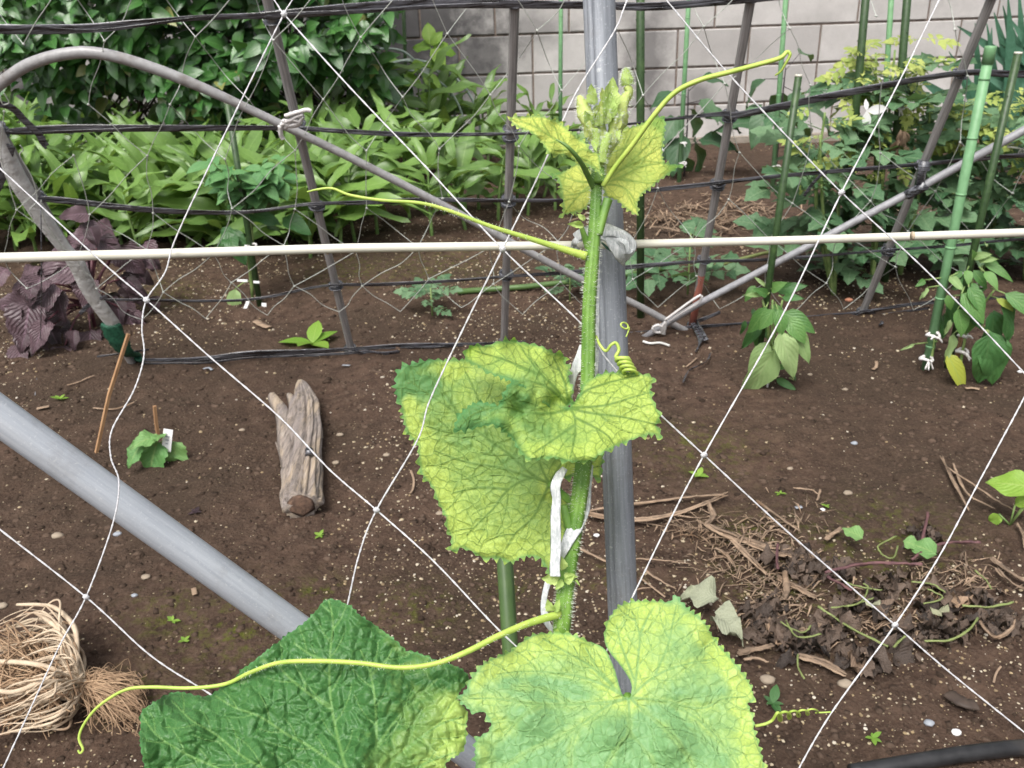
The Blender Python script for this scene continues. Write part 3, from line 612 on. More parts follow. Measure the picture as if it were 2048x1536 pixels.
for px in (655, 1825):
    y = np.interp(px, (300, 1190, 2048), (508, 490, 465)); c = at(px, y, .6); tube('joint', [c-Vector((.0005, 0, 0)), c+Vector((.0005, 0, 0))], .0029, M_ROOT, t, sides=16)
# middle green post behind the leaves
A, B = at(1008, 1095, .78), at(1021, 1310, .80)
base = G(1060, 1700) if False else line_to_ground(A, B, -.03); t = thing('green_post', 'mid green faceted post seen below the big yellow leaf', 'post', base)
tube('shaft', [base, A+(A-B)*.35], width_r(33, A), M_STAKEM, t, sides=8)
# bottom right black hose
mb = MB(); P = catmull([(.60, 0, 0)], 1)
Q = [G(1700, 1560, .012), G(1860, 1535, .014), G(1960, 1520, .014), G(2060, 1508, .014), G(2200, 1500, .012)]
tag(tube('black_hose', catmull(Q, 6), .0095, M_HOSE, None, sides=12), 'black hose lying on soil at the bottom right corner', 'hose')

NET_D = .575
S = [[(-40, 1028), (172, 1194), (300, 1310), (415, 1385), (560, 1480), (700, 1590)],
     [(-30, 312), (0, 337), (205, 525), (293, 600), (420, 714), (560, 835), (660, 940), (753, 1020), (870, 1125), (1000, 1262), (1120, 1370)],
     [(540, -12), (568, 28), (700, 175), (850, 332), (1005, 498), (1165, 650), (1215, 720), (1290, 800), (1408, 910), (1560, 1050), (1680, 1155), (1790, 1250), (1900, 1345), (2080, 1490)],
     [(1320, -15), (1450, 140), (1560, 258), (1683, 385), (1830, 520), (1930, 620), (2080, 780)],
     [(600, -25), (568, 28), (500, 165), (410, 350), (350, 480), (330, 545), (293, 600), (284, 655), (288, 712), (268, 780), (224, 860), (222, 915), (238, 965), (225, 1050), (172, 1194), (120, 1290), (60, 1420), (0, 1550)],
     [(1262, -20), (1230, 60), (1150, 190), (1080, 345), (1005, 498), (930, 650), (860, 800), (835, 880), (753, 1020), (718, 1110), (690, 1230), (660, 1330)],
     [(1888, -20), (1790, 180), (1683, 385), (1560, 640), (1408, 910), (1335, 1050), (1262, 1200), (1200, 1330), (1120, 1500)],
     [(2080, 735), (2030, 830), (1960, 960), (1880, 1110), (1790, 1250), (1660, 1430), (1585, 1560)]]
t = thing('front_net', 'bright white string net with large diamonds hanging across the foreground', 'net', at(1005, 498, NET_D))
def netd(x, y):
    d = NET_D+.012*math.sin(x*.004)
    return d
for s_i, s in enumerate(S):
    s = list(s)
    for a_, b_, e_ in ((0, 1, 0), (-1, -2, -1)):          # the net goes on past the frame
        (x0_, y0_), (x1_, y1_) = s[a_], s[b_]; L_ = math.hypot(x0_-x1_, y0_-y1_); k_ = 420/L_; q_ = (x0_+(x0_-x1_)*k_, y0_+(y0_-y1_)*k_)
        if x0_ < 0 or x0_ > 2048 or y0_ < 0: s = [q_]+s if e_ == 0 else s+[q_]
    P = catmull([at(x, y, netd(x, y)) for x, y in s], 10); mb = MB()
    for q in range(2):
        Q = []
        for i, p in enumerate(P):
            a = i*1.9+q*math.pi; Q.append(p+Vector((math.cos(a), .6*math.sin(a), math.sin(a)))*.00025)
        sweep(mb, Q, [.00038+.00008*random.random() for _ in Q], 6)
    mb.build('string', M_STRING, t)
for x, y in ((172, 1194), (293, 600), (753, 1020), (1005, 498), (1408, 910), (1790, 1250), (568, 28), (1683, 385)):
    mb = MB(); c = at(x, y, netd(x, y)-.001)
    for q in range(4): a = q*.8; e = Vector((math.cos(a), 0, math.sin(a))); sweep(mb, [c-e*.0022, c, c+e*.0022], [.0006, .0013, .0006], 6, wob=.2)
    mb.build('knot', M_STRING, t)
# ================================================================== PLANTS
_lm = {}
def leafmesh(key, mat, prof, rows=8, cols=4, fold=.25, droop=.35, wave=0.0, teeth=0.0, tfreq=9, petiole=0.0, sd=0, cup=0.0):
    """unit leaf: base at the origin, along +Y, face +Z. prof(t) = half width / length. Shared mesh data."""
    k = (key, mat.name, sd)
    if k in _lm: return _lm[k]
    rr = random.Random(hash((key[0], sd)) % 1000 + sd*13); vs = []; fs = []; uvs = []
    bend = rr.uniform(.8, 1.2)
    for i in range(rows+1):
        t = i/rows; w = prof(t)
        if teeth and 0 < i < rows: w *= 1+teeth*((i % 2)*2-1)
        ang = -droop*bend*t*1.3
        y = t*math.cos(ang*.55); z = -droop*bend*t*t*.75
        for j in range(cols+1):
            u = (j/cols)*2-1; x = u*w
            vs.append((x, y+(.03*math.sin(u*3) if wave else 0), z+fold*abs(x)-cup*x*x*4+wave*math.sin(t*11+u*2.5+sd)*abs(u)*.05+rr.uniform(-.004, .004))); uvs.append((u, t))
    for i in range(rows):
        for j in range(cols):
            a = i*(cols+1)+j; fs.append((a, a+1, a+cols+2, a+cols+1))
    if petiole:
        b = len(vs); r = .012
        for (y, z) in ((0, 0), (-petiole, -.12*petiole)):
            for q in range(3): a = q*2.094; vs.append((r*math.cos(a), y, z+r*math.sin(a))); uvs.append((0, .02))
        for q in range(3): q2 = (q+1) % 3; fs.append((b+q, b+q2, b+3+q2, b+3+q))
    me = bpy.data.meshes.new(key); me.from_pydata(vs, [], fs); me.shade_smooth(); me.materials.append(mat)
    ul = me.uv_layers.new(name='UVMap'); vi = [0]*len(me.loops); me.loops.foreach_get('vertex_index', vi)
    ul.data.foreach_set('uv', [c for q in vi for c in uvs[q]]); _lm[k] = me; return me
LANCE = lambda t: .115*(math.sin(math.pi*min(1, t**.8))**.8)*(1-.25*t)+.004
OVATE = lambda t: .30*(math.sin(math.pi*t**.72)**.85)*(1-.12*t)+.004
ROUND = lambda t: .42*(math.sin(math.pi*t**.62)**.75)+.004
HEART = lambda t: .46*(math.sin(math.pi*t**.55)**.62)*(1-.28*t)+.003
ELLIP = lambda t: .24*(math.sin(math.pi*t**.9)**.9)+.003
SPEAR = lambda t: .045*(1-t**1.6)+.002
def compound(key, mat, sd=0, nar=1.0):
    """divided tomato leaf: stalk with lobed leaflets"""
    k = (key, mat.name, sd)
    if k in _lm: return _lm[k]
    rr = random.Random(sd+50); vs = []; fs = []; uvs = []
    def leaflet(base, ang, L, zt):
        b = len(vs); rows = 8; ca, sa = math.cos(ang), math.sin(ang); tw = rr.uniform(-.35, .35)
        for i in range(rows+1):
            t = i/rows; w = L*nar*(.38*math.sin(math.pi*t**.7)**.8*(1-.2*t))*(1+.24*math.cos(t*math.pi*5+.5))+.002
            for u in (-1, 0, 1):
                x, y = u*w, L*t; z = -.22*L*t*t+abs(u)*w*(.25+tw*u)+zt
                vs.append((base[0]+x*ca-y*sa, base[1]+x*sa+y*ca, base[2]+z)); uvs.append((u, t))
        for i in range(rows):
            for j in range(2): a = b+i*3+j; fs.append((a, a+1, a+4, a+3))
    def zz(y): return -.28*y*y+.05*y
    for y, L in ((.30, .26), (.52, .33), (.74, .30)):
        for s in (-1, 1):
            yy = y+rr.uniform(-.03, .03); leaflet((s*.01, yy, zz(yy)), -s*rr.uniform(.9, 1.25), L*rr.uniform(.85, 1.1), 0)
            if rr.random() < .6: leaflet((s*.01, yy-.11, zz(yy-.11)), -s*1.3, .10, 0)
    leaflet((0, .80, zz(.8)), rr.uniform(-.15, .15), .38, 0)
    b = len(vs)
    for y in (0, .45, .9):
        for q in range(3): a = q*2.094; vs.append((.009*math.cos(a), y, zz(y)+.009*math.sin(a))); uvs.append((0, .02))
    for s in range(2):
        for q in range(3): q2 = (q+1) % 3; fs.append((b+s*3+q, b+s*3+q2, b+s*3+3+q2, b+s*3+3+q))
    me = bpy.data.meshes.new(key); me.from_pydata(vs, [], fs); me.shade_smooth(); me.materials.append(mat)
    ul = me.uv_layers.new(name='UVMap'); vi = [0]*len(me.loops); me.loops.foreach_get('vertex_index', vi)
    ul.data.foreach_set('uv', [c for q in vi for c in uvs[q]]); _lm[k] = me; return me
class Leafy:
    def __init__(s, t, most=300): s.t = t; s.L = []; s.most = most
    def add(s, me, p, axis, up, size, wx=1.0, name='leaf', label=None):
        Y = Vector(axis).normalized(); Z = Vector(up); Z = Z-Y*Z.dot(Y)
        if Z.length < 1e-4: Z = Vector((.1, .2, 1)).cross(Y)
        Z.normalize(); X = Y.cross(Z); o = wpos(s.t); q = Vector(p)-o
        M = Matrix(((X.x*size*wx, Y.x*size, Z.x*size, q.x), (X.y*size*wx, Y.y*size, Z.y*size, q.y), (X.z*size*wx, Y.z*size, Z.z*size, q.z), (0, 0, 0, 1)))
        s.L.append((size/max(.3, (Vector(p)-CAM).length)*(1.0 if -60 < project(Vector(p))[0] < 2110 else .3), me, M, name, label))
    def finish(s):
        s.L.sort(key=lambda q: -q[0])
        for _, me, M, name, label in s.L[:s.most]:
            o = link(bpy.data.objects.new(name, me)); o.parent = s.t; o.matrix_local = M
            if label: o['label'] = label
        rest = {}
        for q in s.L[s.most:]: rest.setdefault(q[1].materials[0].name, []).append(q)
        for mn, qs in rest.items():
            vs = []; fs = []; uv = []
            for _, me, M, *_ in qs:
                n = len(vs); vs.extend((M @ v.co)[:] for v in me.vertices); fs.extend(tuple(i+n for i in f.vertices) for f in me.polygons)
                uv.extend(c for d in me.uv_layers[0].data for c in d.uv)
            me = bpy.data.meshes.new('leaf_mass'); me.from_pydata(vs, [], fs); me.shade_smooth(); me.materials.append(bpy.data.materials[mn])
            me.uv_layers.new(name='UVMap').data.foreach_set('uv', uv); o = link(bpy.data.objects.new('leaf_mass', me)); o.parent = s.t; o['kind'] = 'stuff'
R = random.uniform
def rdir(az, el): return Vector((math.sin(az)*math.cos(el), math.cos(az)*math.cos(el), math.sin(el)))     # az 0 = away, pi = toward camera

# --- glossy hedge, upper left
def hedge():
    C0 = Vector((-1.25, 4.45, 0)); t = thing('evergreen_shrub', 'dense dark glossy-leaved evergreen shrub against the wall at the upper left', 'shrub', C0)
    L = Leafy(t, 300); mb = MB(); shell = []
    cx, cz = (-1.32), .95
    for _ in range(150):                       # branches
        a = Vector((R(-2.1, -.55), R(4.25, 4.8), R(.1, .5))); b = Vector((R(-2.15, -.5), R(3.95, 4.7), R(.45, 1.5)))
        m_ = (a+b)/2+Vector((R(-.1, .1), R(-.1, .1), .05)); sweep(mb, catmull([a, m_, b], 3), [.006, .002], 5)
    mb.build('branches', M_CAMIN, t)
    ms = [leafmesh('hedge_leaf', M_CAM, OVATE, 6, 2, .35, .35, petiole=.1, sd=k) for k in range(4)]
    n = 0
    while n < 4700:
        x = R(-2.28, -.47); z = R(.12, 1.62); dep = random.random()**1.6
        # ragged front surface: lobed and hanging
        edge = (abs(x-cx)/.86)**4+((z-cz)/.74)**4 if z > cz else (abs(x-cx)/.86)**4+max(0, (cz-z)/(.52+.10*math.sin(x*9)))**6
        if edge > 1+.35*math.sin(x*23+z*17): continue
        yf = 3.72+.24*edge+.07*math.sin(x*11+z*3)+.06*math.sin(z*13-x*4)
        p = Vector((x, yf+dep*.5, z)); az = math.pi+R(-1.4, 1.4); el = R(-1.1, .5)
        L.add(random.choice(ms), p, rdir(az, el), Vector((R(-.5, .5), -1+R(-.3, .3), R(.1, 1.2))), R(.062, .105)*(1 if random.random() < .9 else .7), R(.9, 1.15)); n += 1
    L.finish(); return t
hedge()

# --- ginger bed
def ginger(foot, h, nl, lab, grp, lean=.15, Ls=(.21, .35)):
    t = thing('ginger_plant', lab, 'plant', foot, grp); L = Leafy(t); az0 = R(0, 6.28); ln = Vector((R(-lean, lean), R(-lean, lean)-.05, 1)).normalized()
    top = foot+ln*h; mb = MB(); sweep(mb, catmull([foot-Vector((0, 0, .02)), foot+ln*h*.5+Vector((R(-.02, .02), R(-.02, .02), 0)), top], 3), [.0075, .003], 6)
    for k in range(nl):
        f = .16+.84*(k+.5)/nl; p = foot+ln*h*f; az = az0+(k % 2)*math.pi+R(-.8, .8); el = R(.0, 1.05)+.30*f
        L.add(leafmesh('ginger_leaf', M_GIN, LANCE, 9, 2, R(.2, .5), .55, wave=1, sd=random.randrange(6)), p, rdir(az, el), UP+Vector((0, -.45, 0)), R(*Ls)*(.75+.35*math.sin(math.pi*f)), R(.62, 1.1))
    mb.build('stem', M_GINST, t); L.finish(); return t
GL = 'leafy ginger plant in the bed before the hedge'
k = 0; spots = []
for row, (py, n) in enumerate(((502, 15), (482, 15), (455, 15), (425, 14), (390, 13), (358, 11))):
    for i in range(n):
        px = -90+(i+.5*(row % 2)+R(-.25, .25))*(760 if row < 3 else 800)/n*1.08
        spots.append((px, py+R(-12, 12), R(.30, .46) if px < 110 else R(.20, .31) if row < 3 else R(.20, .32) if px < 560 else R(.30, .42)))
for px, py, h in spots:
    if px < 60: lb, gp = 'tall ginger plant with upright leaves at the far left edge, behind the leftmost pole', 'ginger plants at the left edge'
    elif py > 468: lb, gp = 'ginger plant of the front row, its leaves hanging over the bare soil', 'front row of ginger plants'
    elif py > 405: lb, gp = GL+', in its middle rows', 'middle rows of ginger plants'
    else: lb, gp = 'ginger plant of the rear rows, its leaf tips touching the dark hedge', 'rear rows of ginger plants'
    ginger(G(px, py), h, random.randint(10, 13), lb, gp)
for px, py, h in ((860, 470, .26), (930, 455, .28), (1000, 440, .27), (1060, 430, .26), (1110, 420, .25), (890, 430, .30), (960, 420, .3), (1030, 405, .28), (1090, 395, .24), (760, 470, .34), (820, 440, .36), (790, 405, .40), (1150, 400, .2), (850, 400, .34)):
    ginger(G(px+R(-8, 8), py), h, random.randint(7, 9), 'lower ginger plant with upright green leaves right of the main clump', 'ginger plants right of the clump', Ls=(.20, .31))
for px, py, h in ((800, 360, .52), (850, 350, .50), (760, 350, .5), (900, 345, .40), (940, 335, .38), (980, 335, .34), (830, 330, .50), (740, 330, .55)):
    ginger(G(px, py), h, random.randint(8, 10), 'tall ginger plant close to the wall, left of the green hoops', 'tall ginger plants at the wall', Ls=(.26, .36))
for px, py, h in ((1078, 330, .30), (1100, 326, .34), (930+50, 320, .30)):
    ginger(G(px, py), h, 7, 'small ginger plant standing alone before the pale wall blocks', 'ginger plants before the bare wall', Ls=(.17, .24))
# hosta-like round dark leaves near the wall, px 1130-1200
def broad_plant(name, lab, cat, foot, h, leaves, lm, stemmat, grp=None, nst=1, spread=.1, size=(.1, .16), el=(-.5, .5), bud=None, petl=.05, r=.005, yf=1.0, az=(0, 6.28)):
    t = thing(name, lab, cat, foot, grp); L = Leafy(t); mb = MB()
    for s in range(nst):
        a = R(0, 6.28); top = foot+Vector((math.cos(a)*spread*(s > 0), math.sin(a)*spread*(s > 0), h*R(.85, 1)))
        P = catmull([foot-UP*.02, (foot*.5+top*.5)+Vector((R(-.01, .01), R(-.01, .01), 0)), top], 4); sweep(mb, P, [r, r*.55], 6)
        for k in range(leaves//nst):
            f = .2+.8*(k+.6)/(leaves/nst); p = foot.lerp(top, f); a2 = R(*az) if az != (0, 6.28) else k*2.4+R(-.4, .4); e = R(*el); d = rdir(a2, e)
            q = p+d*petl+UP*petl*.3; sweep(mb, [p, q], [r*.4, r*.28], 4)
            L.add(random.choice(lm), q, rdir(a2, e-.35), UP+Vector((0, -.45, 0)), R(*size)*(.75+.35*math.sin(math.pi*f)), R(.9, 1.1))
    mb.build('stem', stemmat, t); L.finish(); return t
eggm = [leafmesh('eggplant_leaf', M_EGG, OVATE, 8, 4, .2, .45, wave=1, sd=k) for k in range(3)]
broad_plant('eggplant', 'small eggplant with dark stems and grey-green leaves by the left ringed stake', 'plant', G(1368, 352), .42, 12, eggm, M_EGGST, size=(.13, .20), petl=.07)
broad_plant('eggplant', 'eggplant with broad grey-green leaves before the wall, by the right ringed stake', 'plant', G(1550, 365), .50, 12, eggm, M_EGGST, size=(.14, .22), petl=.10)
broad_plant('leafy_vegetable', 'low dark broad-leaved plant at the wall behind the vine tip', 'plant', G(1165, 335), .22, 10, eggm, M_EGGST, size=(.16, .22), petl=.04)
# young tree shoot with light leaves at the top
t = thing('young_shoot', 'young shoot with lime and bronze leaves standing up before the wall', 'plant', G(838, 345)); L = Leafy(t)
foot = G(838, 345); tp = upright(862, 96, foot); tube('stem', catmull([foot, foot.lerp(tp, .5)+Vector((.02, 0, 0)), tp], 4), [.006, .003], M_GINST, t, sides=6)
lime = [leafmesh('lime_leaf', M_LIME, ELLIP, 7, 4, .2, .3, wave=1, sd=k) for k in range(2)]
for px, py, a, e, s in ((862, 96, -1.0, .15, .12), (860, 90, -.3, 1.2, .12), (866, 98, 1.1, -.1, .13), (866, 96, .8, .3, .10), (862, 98, 2.3, -.5, .12), (850, 128, -1.2, -.2, .12), (850, 130, 1.3, .0, .13), (862, 92, 1.6, .9, .09), (846, 150, 2.0, -.5, .12), (842, 165, -1.6, .2, .14), (838, 190, 1.5, -.4, .12)):
    L.add(random.choice(lime), upright(px, py, foot), rdir(a+R(-.2, .2), e), Vector((0, -1, .8)), s, 1.2)
L.finish()

# --- chilli plant
pepm = [leafmesh('pepper_leaf', M_PEP, OVATE, 7, 2, .25, .5, sd=k) for k in range(3)]; pepd = [leafmesh('pepper_leaf_dark', M_PEPD, OVATE, 8, 4, .2, .5, wave=1, sd=k) for k in range(3)]
pepp = [leafmesh('pepper_leaf_pale', M_PEPP, OVATE, 8, 4, .2, .45, wave=1, sd=k) for k in range(2)]
smallm = [leafmesh('chilli_leaf', M_CHIL, ELLIP, 6, 2, .25, .35, sd=k) for k in range(3)]
foot = G(505, 600); t = thing('chilli_plant', 'small-leaved chilli plant tied to the dark green stake at left', 'plant', foot); L = Leafy(t); mb = MB()
for s in range(16):
    px, py = R(420, 580), R(300, 375); tp = upright(px, py, foot+Vector((0, R(-.12, .15), 0))); mid = upright(500+R(-6, 6), 430, foot)
    sweep(mb, catmull([foot, mid, tp], 4), [.004, .0015], 5)
    for k in range(11):
        p = mid.lerp(tp, R(.35, 1)); L.add(random.choice(smallm), p, rdir(R(0, 6.28), R(-.5, .4)), UP+Vector((0, -.6, 0)), R(.045, .085), 1)
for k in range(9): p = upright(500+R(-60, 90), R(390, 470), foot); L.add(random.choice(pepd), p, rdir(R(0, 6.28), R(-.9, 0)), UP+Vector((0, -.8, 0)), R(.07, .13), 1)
L.add(pepp[0], upright(470, 578, foot), Vector((-.15, -.3, -1)), Vector((-.2, -1, .2)), .085, 1, label='pale drooping lower leaf'); sweep(mb, [upright(505, 560, foot), upright(485, 566, foot), upright(470, 578, foot)], .002, 5)
mb.build('stem', M_TOMST, t); L.finish()
# --- tomatoes
tomm = [compound('tomato_leaf', M_TOM, k) for k in range(5)]; tomy = [compound('tomato_tip_leaf', M_TOMY, k+9, .8) for k in range(3)]
def tomato(foot, tops, nleaf, lab, ymin, yellow, spread=.16, wid=.2):
    t = thing('tomato_plant', lab, 'plant', foot, None); L = Leafy(t); mb = MB()
    for (px, py) in tops:
        tp = upright(px, py, foot+Vector((0, R(-.08, .1), 0))); mid = foot.lerp(tp, .5)+Vector((R(-.03, .03), R(-.03, .03), 0)); P = catmull([foot, mid, tp], 8)
        sweep(mb, P, [.0075, .003], 6)
        for k in range(int(nleaf*1.15)):
            f = min(.99, .14+.86*((k+random.random())/(nleaf*1.15))**.8); p = P[int(f*(len(P)-1))]; a = k*2.4+R(-.5, .5); e = R(-.25, .45)
            L.add(random.choice(tomm), p, rdir(a, e), UP+Vector((0, -.35, 0)), R(.15, .27)*(1.0-.20*f), 1)
        for k in range(yellow):
            p = tp+Vector((R(-wid, wid)*.45, R(-.06, .06), R(-.10, .03))); L.add(random.choice(tomy), p, rdir(R(0, 6.28), R(-.6, .5)), UP+Vector((0, -.6, 0)), R(.055, .10), 1.1, 'tip_leaf', 'yellow-green curled tip leaf')
        for k in range(yellow//3):
            p = P[int(R(.6, .85)*(len(P)-1))]+Vector((R(-wid, wid)*.5, R(-.08, .02), 0)); L.add(random.choice(tomy), p, rdir(R(0, 6.28), R(-.8, .3)), UP+Vector((0, -.6, 0)), R(.055, .09), 1.1, 'tip_leaf', 'yellow-green curled tip leaf')
    mb.build('stem', M_TOMST, t); L.finish(); return t
tomato(G(1668, 588), [(1650, 225), (1690, 240), (1640, 270)], 11, 'tomato plant at the left of the tomato row, lush lower leaves', 0, 3)
tomato(G(1745, 560), [(1752, 105), (1790, 100), (1730, 150)], 11, 'tallest tomato plant with yellow tops between two dark stakes', 0, 13)
tomato(G(1800, 548), [(1835, 165), (1862, 215), (1800, 130)], 9, 'tomato plant with bare pale stems at the right of the tall one', 0, 8)
tomato(G(1965, 540), [(1905, 225), (1950, 240), (2000, 200)], 10, 'tomato plant behind the thick light green stake, with bright yellow tips', 0, 13)
tomato(G(2050, 560), [(2040, 215), (2075, 190), (2100, 260)], 12, 'tomato plant at the right edge of the bed with yellow tips', 0, 8)
tomato(G(1930, 470), [(1900, 330), (1990, 330)], 9, 'low tomato plant behind the dark stake on the right', 0, 0)
for px, py, s, lab in ((865, 632, .12, 'small tomato seedling alone on soil left of the middle pole'), (1140, 602, .14, 'tomato seedling just left of the cucumber stem'), (1375, 590, .26, 'young tomato plant beside the worn reddish pole foot')):
    f = G(px, py); t = thing('tomato_seedling', lab, 'seedling', f); L = Leafy(t)
    tube('stem', [f-UP*.01, f+UP*s*.7], [.003, .0018], M_TOMST, t, sides=5)
    for k in range(9): L.add(random.choice(tomm), f+UP*s*R(.2, .75), rdir(k*2.4, R(0, .6)), UP+Vector((0, -.4, 0)), s*R(.45, .8), 1)
    L.finish()
# dried tomato truss
t = thing('withered_truss', 'withered brown cluster hanging in the tallest tomato plant', 'plant part', upright(1765, 270, G(1745, 560))); L = Leafy(t)
dl = [leafmesh('withered_leaf', M_STRAW, ELLIP, 5, 2, .6, .8, sd=k) for k in range(2)]
for k in range(14): L.add(random.choice(dl), upright(1768+R(-10, 8), R(245, 300), G(1745, 560))+Vector((0, -.12, 0)), Vector((R(-.4, .4), R(-.3, .3), -1)), Vector((R(-1, 1), -1, 0)), R(.03, .06))
L.finish()
# --- spiky plant at the right of the wall
foot = G(2010, 318); t = thing('spiky_plant', 'clump of stiff blue-green pointed leaves against the wall at the upper right', 'plant', foot); L = Leafy(t); spm = [leafmesh('spear_leaf', M_SPEAR, SPEAR, 7, 2, .5, .10, sd=k) for k in range(3)]
for k in range(70):
    a = R(-1.35, 1.35); bx = R(-.30, .22); L.add(random.choice(spm), foot+Vector((bx, -.30+R(-.1, .1), R(.05, .42))), Vector((math.sin(a)*.75, R(-.25, .1), math.cos(a)+.2)), Vector((0, -1, .2)), R(.30, .58), R(1.2, 2.0))
L.finish()

# --- peppers in front
def pepper(foot, stakefoot, specs, stems, lab):
    t = thing('pepper_plant', lab, 'plant', foot); L = Leafy(t); mb = MB()
    for (a, b, dy) in stems: sweep(mb, catmull([upright(*a, foot), upright((a[0]+b[0])/2+3, (a[1]+b[1])/2, foot)+Vector((0, dy*.5, 0)), upright(*b, foot)+Vector((0, dy, 0))], 4), [.0042, .0022], 6)
    for (px, py, qx, qy, w, ms, dy) in specs:        # base and tip of every leaf
        p = upright(px, py, foot)+Vector((0, dy, 0)); q = upright(qx, qy, foot)+Vector((0, dy-.03, 0)); ax = q-p
        L.add(random.choice(ms), p, ax, Vector((R(-.2, .2), -1, .5)), ax.length*1.05, w*.82)
        if random.random() < .5: L.add(random.choice(ms), p+Vector((R(-.03, .03), R(.0, .05), R(-.03, .04))), ax+Vector((R(-.03, .03), R(-.02, .02), R(-.02, .02))), Vector((R(-.4, .4), -1, .5)), ax.length*R(.5, .9), w*.75)
        c = upright((px*1.2+stems[0][1][0]*.8)/2, py-5, foot)+Vector((0, dy*.5, 0)); sweep(mb, [p, c], .0016, 4)
    mb.build('stem', M_TOMST, t); L.finish()
f = G(1533, 768)
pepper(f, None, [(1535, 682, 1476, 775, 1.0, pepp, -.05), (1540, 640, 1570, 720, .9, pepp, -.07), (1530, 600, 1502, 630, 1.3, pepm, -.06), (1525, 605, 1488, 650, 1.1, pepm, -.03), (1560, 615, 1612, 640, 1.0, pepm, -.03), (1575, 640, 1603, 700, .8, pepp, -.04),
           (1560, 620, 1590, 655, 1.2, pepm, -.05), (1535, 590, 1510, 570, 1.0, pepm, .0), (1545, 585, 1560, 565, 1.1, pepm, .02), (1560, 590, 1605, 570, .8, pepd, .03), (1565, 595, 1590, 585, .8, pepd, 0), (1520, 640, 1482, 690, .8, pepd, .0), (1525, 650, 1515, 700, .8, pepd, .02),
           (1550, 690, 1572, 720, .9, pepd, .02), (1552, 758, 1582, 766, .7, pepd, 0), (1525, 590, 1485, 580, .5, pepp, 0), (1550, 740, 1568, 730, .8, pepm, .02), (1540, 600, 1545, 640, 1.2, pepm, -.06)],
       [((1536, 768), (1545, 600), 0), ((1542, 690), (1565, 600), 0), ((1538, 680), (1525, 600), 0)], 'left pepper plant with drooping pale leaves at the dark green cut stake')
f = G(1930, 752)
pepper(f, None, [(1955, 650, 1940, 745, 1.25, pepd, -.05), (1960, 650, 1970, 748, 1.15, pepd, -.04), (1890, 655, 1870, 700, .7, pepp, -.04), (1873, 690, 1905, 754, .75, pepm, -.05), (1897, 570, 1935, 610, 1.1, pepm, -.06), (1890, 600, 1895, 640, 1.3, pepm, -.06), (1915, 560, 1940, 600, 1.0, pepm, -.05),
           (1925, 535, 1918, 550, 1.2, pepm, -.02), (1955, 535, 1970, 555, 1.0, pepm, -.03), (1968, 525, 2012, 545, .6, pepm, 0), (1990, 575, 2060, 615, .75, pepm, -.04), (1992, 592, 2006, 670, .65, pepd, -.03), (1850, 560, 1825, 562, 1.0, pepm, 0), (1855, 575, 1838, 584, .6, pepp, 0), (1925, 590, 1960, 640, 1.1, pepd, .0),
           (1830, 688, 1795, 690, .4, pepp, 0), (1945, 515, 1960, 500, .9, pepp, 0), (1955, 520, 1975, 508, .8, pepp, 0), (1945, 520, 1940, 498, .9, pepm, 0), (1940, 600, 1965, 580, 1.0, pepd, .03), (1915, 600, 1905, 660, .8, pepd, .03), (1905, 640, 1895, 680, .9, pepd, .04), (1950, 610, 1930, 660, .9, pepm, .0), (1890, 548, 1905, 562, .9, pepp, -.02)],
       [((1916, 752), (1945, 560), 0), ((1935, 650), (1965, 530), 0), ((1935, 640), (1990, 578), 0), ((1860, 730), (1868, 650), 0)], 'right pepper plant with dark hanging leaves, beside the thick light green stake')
tag(tube('thin_cane', [G(1908, 742), upright(1930, 640, G(1908, 742))], .0045, M_BAMBOO, None, sides=6), 'thin wooden cane inside the right pepper plant', 'cane')
tag(tube('grey_cane', [G(1920, 700, .0)+UP*.1, upright(1962, 565, G(1920, 720))], .008, M_POLE, None, sides=8), 'grey cane leaning in the right pepper plant', 'cane')
# ties on stakes
def tie(px, py, foot, rr_, lab, group='small white cord ties on the stakes', ends=2, toward=-.02):
    c = upright(px, py, foot)+Vector((0, toward, 0)); t = thing('plant_tie', lab, 'plant tie', c, group)
    ring = [c+Vector((math.cos(a)*rr_, math.sin(a)*rr_, .003*math.sin(a*2))) for a in np.linspace(0, 6.28, 14)]; tube('loop', ring, .0032, M_CORD, t, sides=6, wob=.35)
    for e in range(ends): d = Vector((R(-1, 1), -.4, R(-1, .5))).normalized(); tube('end', catmull([c+Vector((0, -rr_, 0)), c+Vector((0, -rr_, 0))+d*.008, c+Vector((0, -rr_, -.006))+d*.016], 3), [.003, .0018], M_CORD, t, sides=5, wob=.3)
tie(1858, 664, G(1852, 738), .014, 'upper lumpy white tie on the thick light green stake'); tie(1845, 711, G(1852, 738), .014, 'lower lumpy white tie on the thick light green stake', ends=4)
tie(1918, 664, G(1908, 742), .010, 'upper white tie on the thin cane of the right pepper plant'); tie(1916, 696, G(1908, 742), .012, 'lower white tie on the thin cane of the right pepper plant')
tie(1530, 745, G(1510, 762), .012, 'white tie at the foot of the left pepper plant'); tie(1365, 285, G(1358, 362), .014, 'white tie on the left ringed stake of the eggplants'); tie(1364, 325, G(1358, 362), .016, 'lower white tie on the left eggplant stake', ends=3)
tie(1556, 272, G(1545, 372), .018, 'upper white tie on the right eggplant stake'); tie(1550, 332, G(1545, 372), .018, 'lower white tie on the right eggplant stake', ends=3)
tie(505, 488, G(520, 612), .016, 'white tie round the chilli plant and its stake', ends=4)
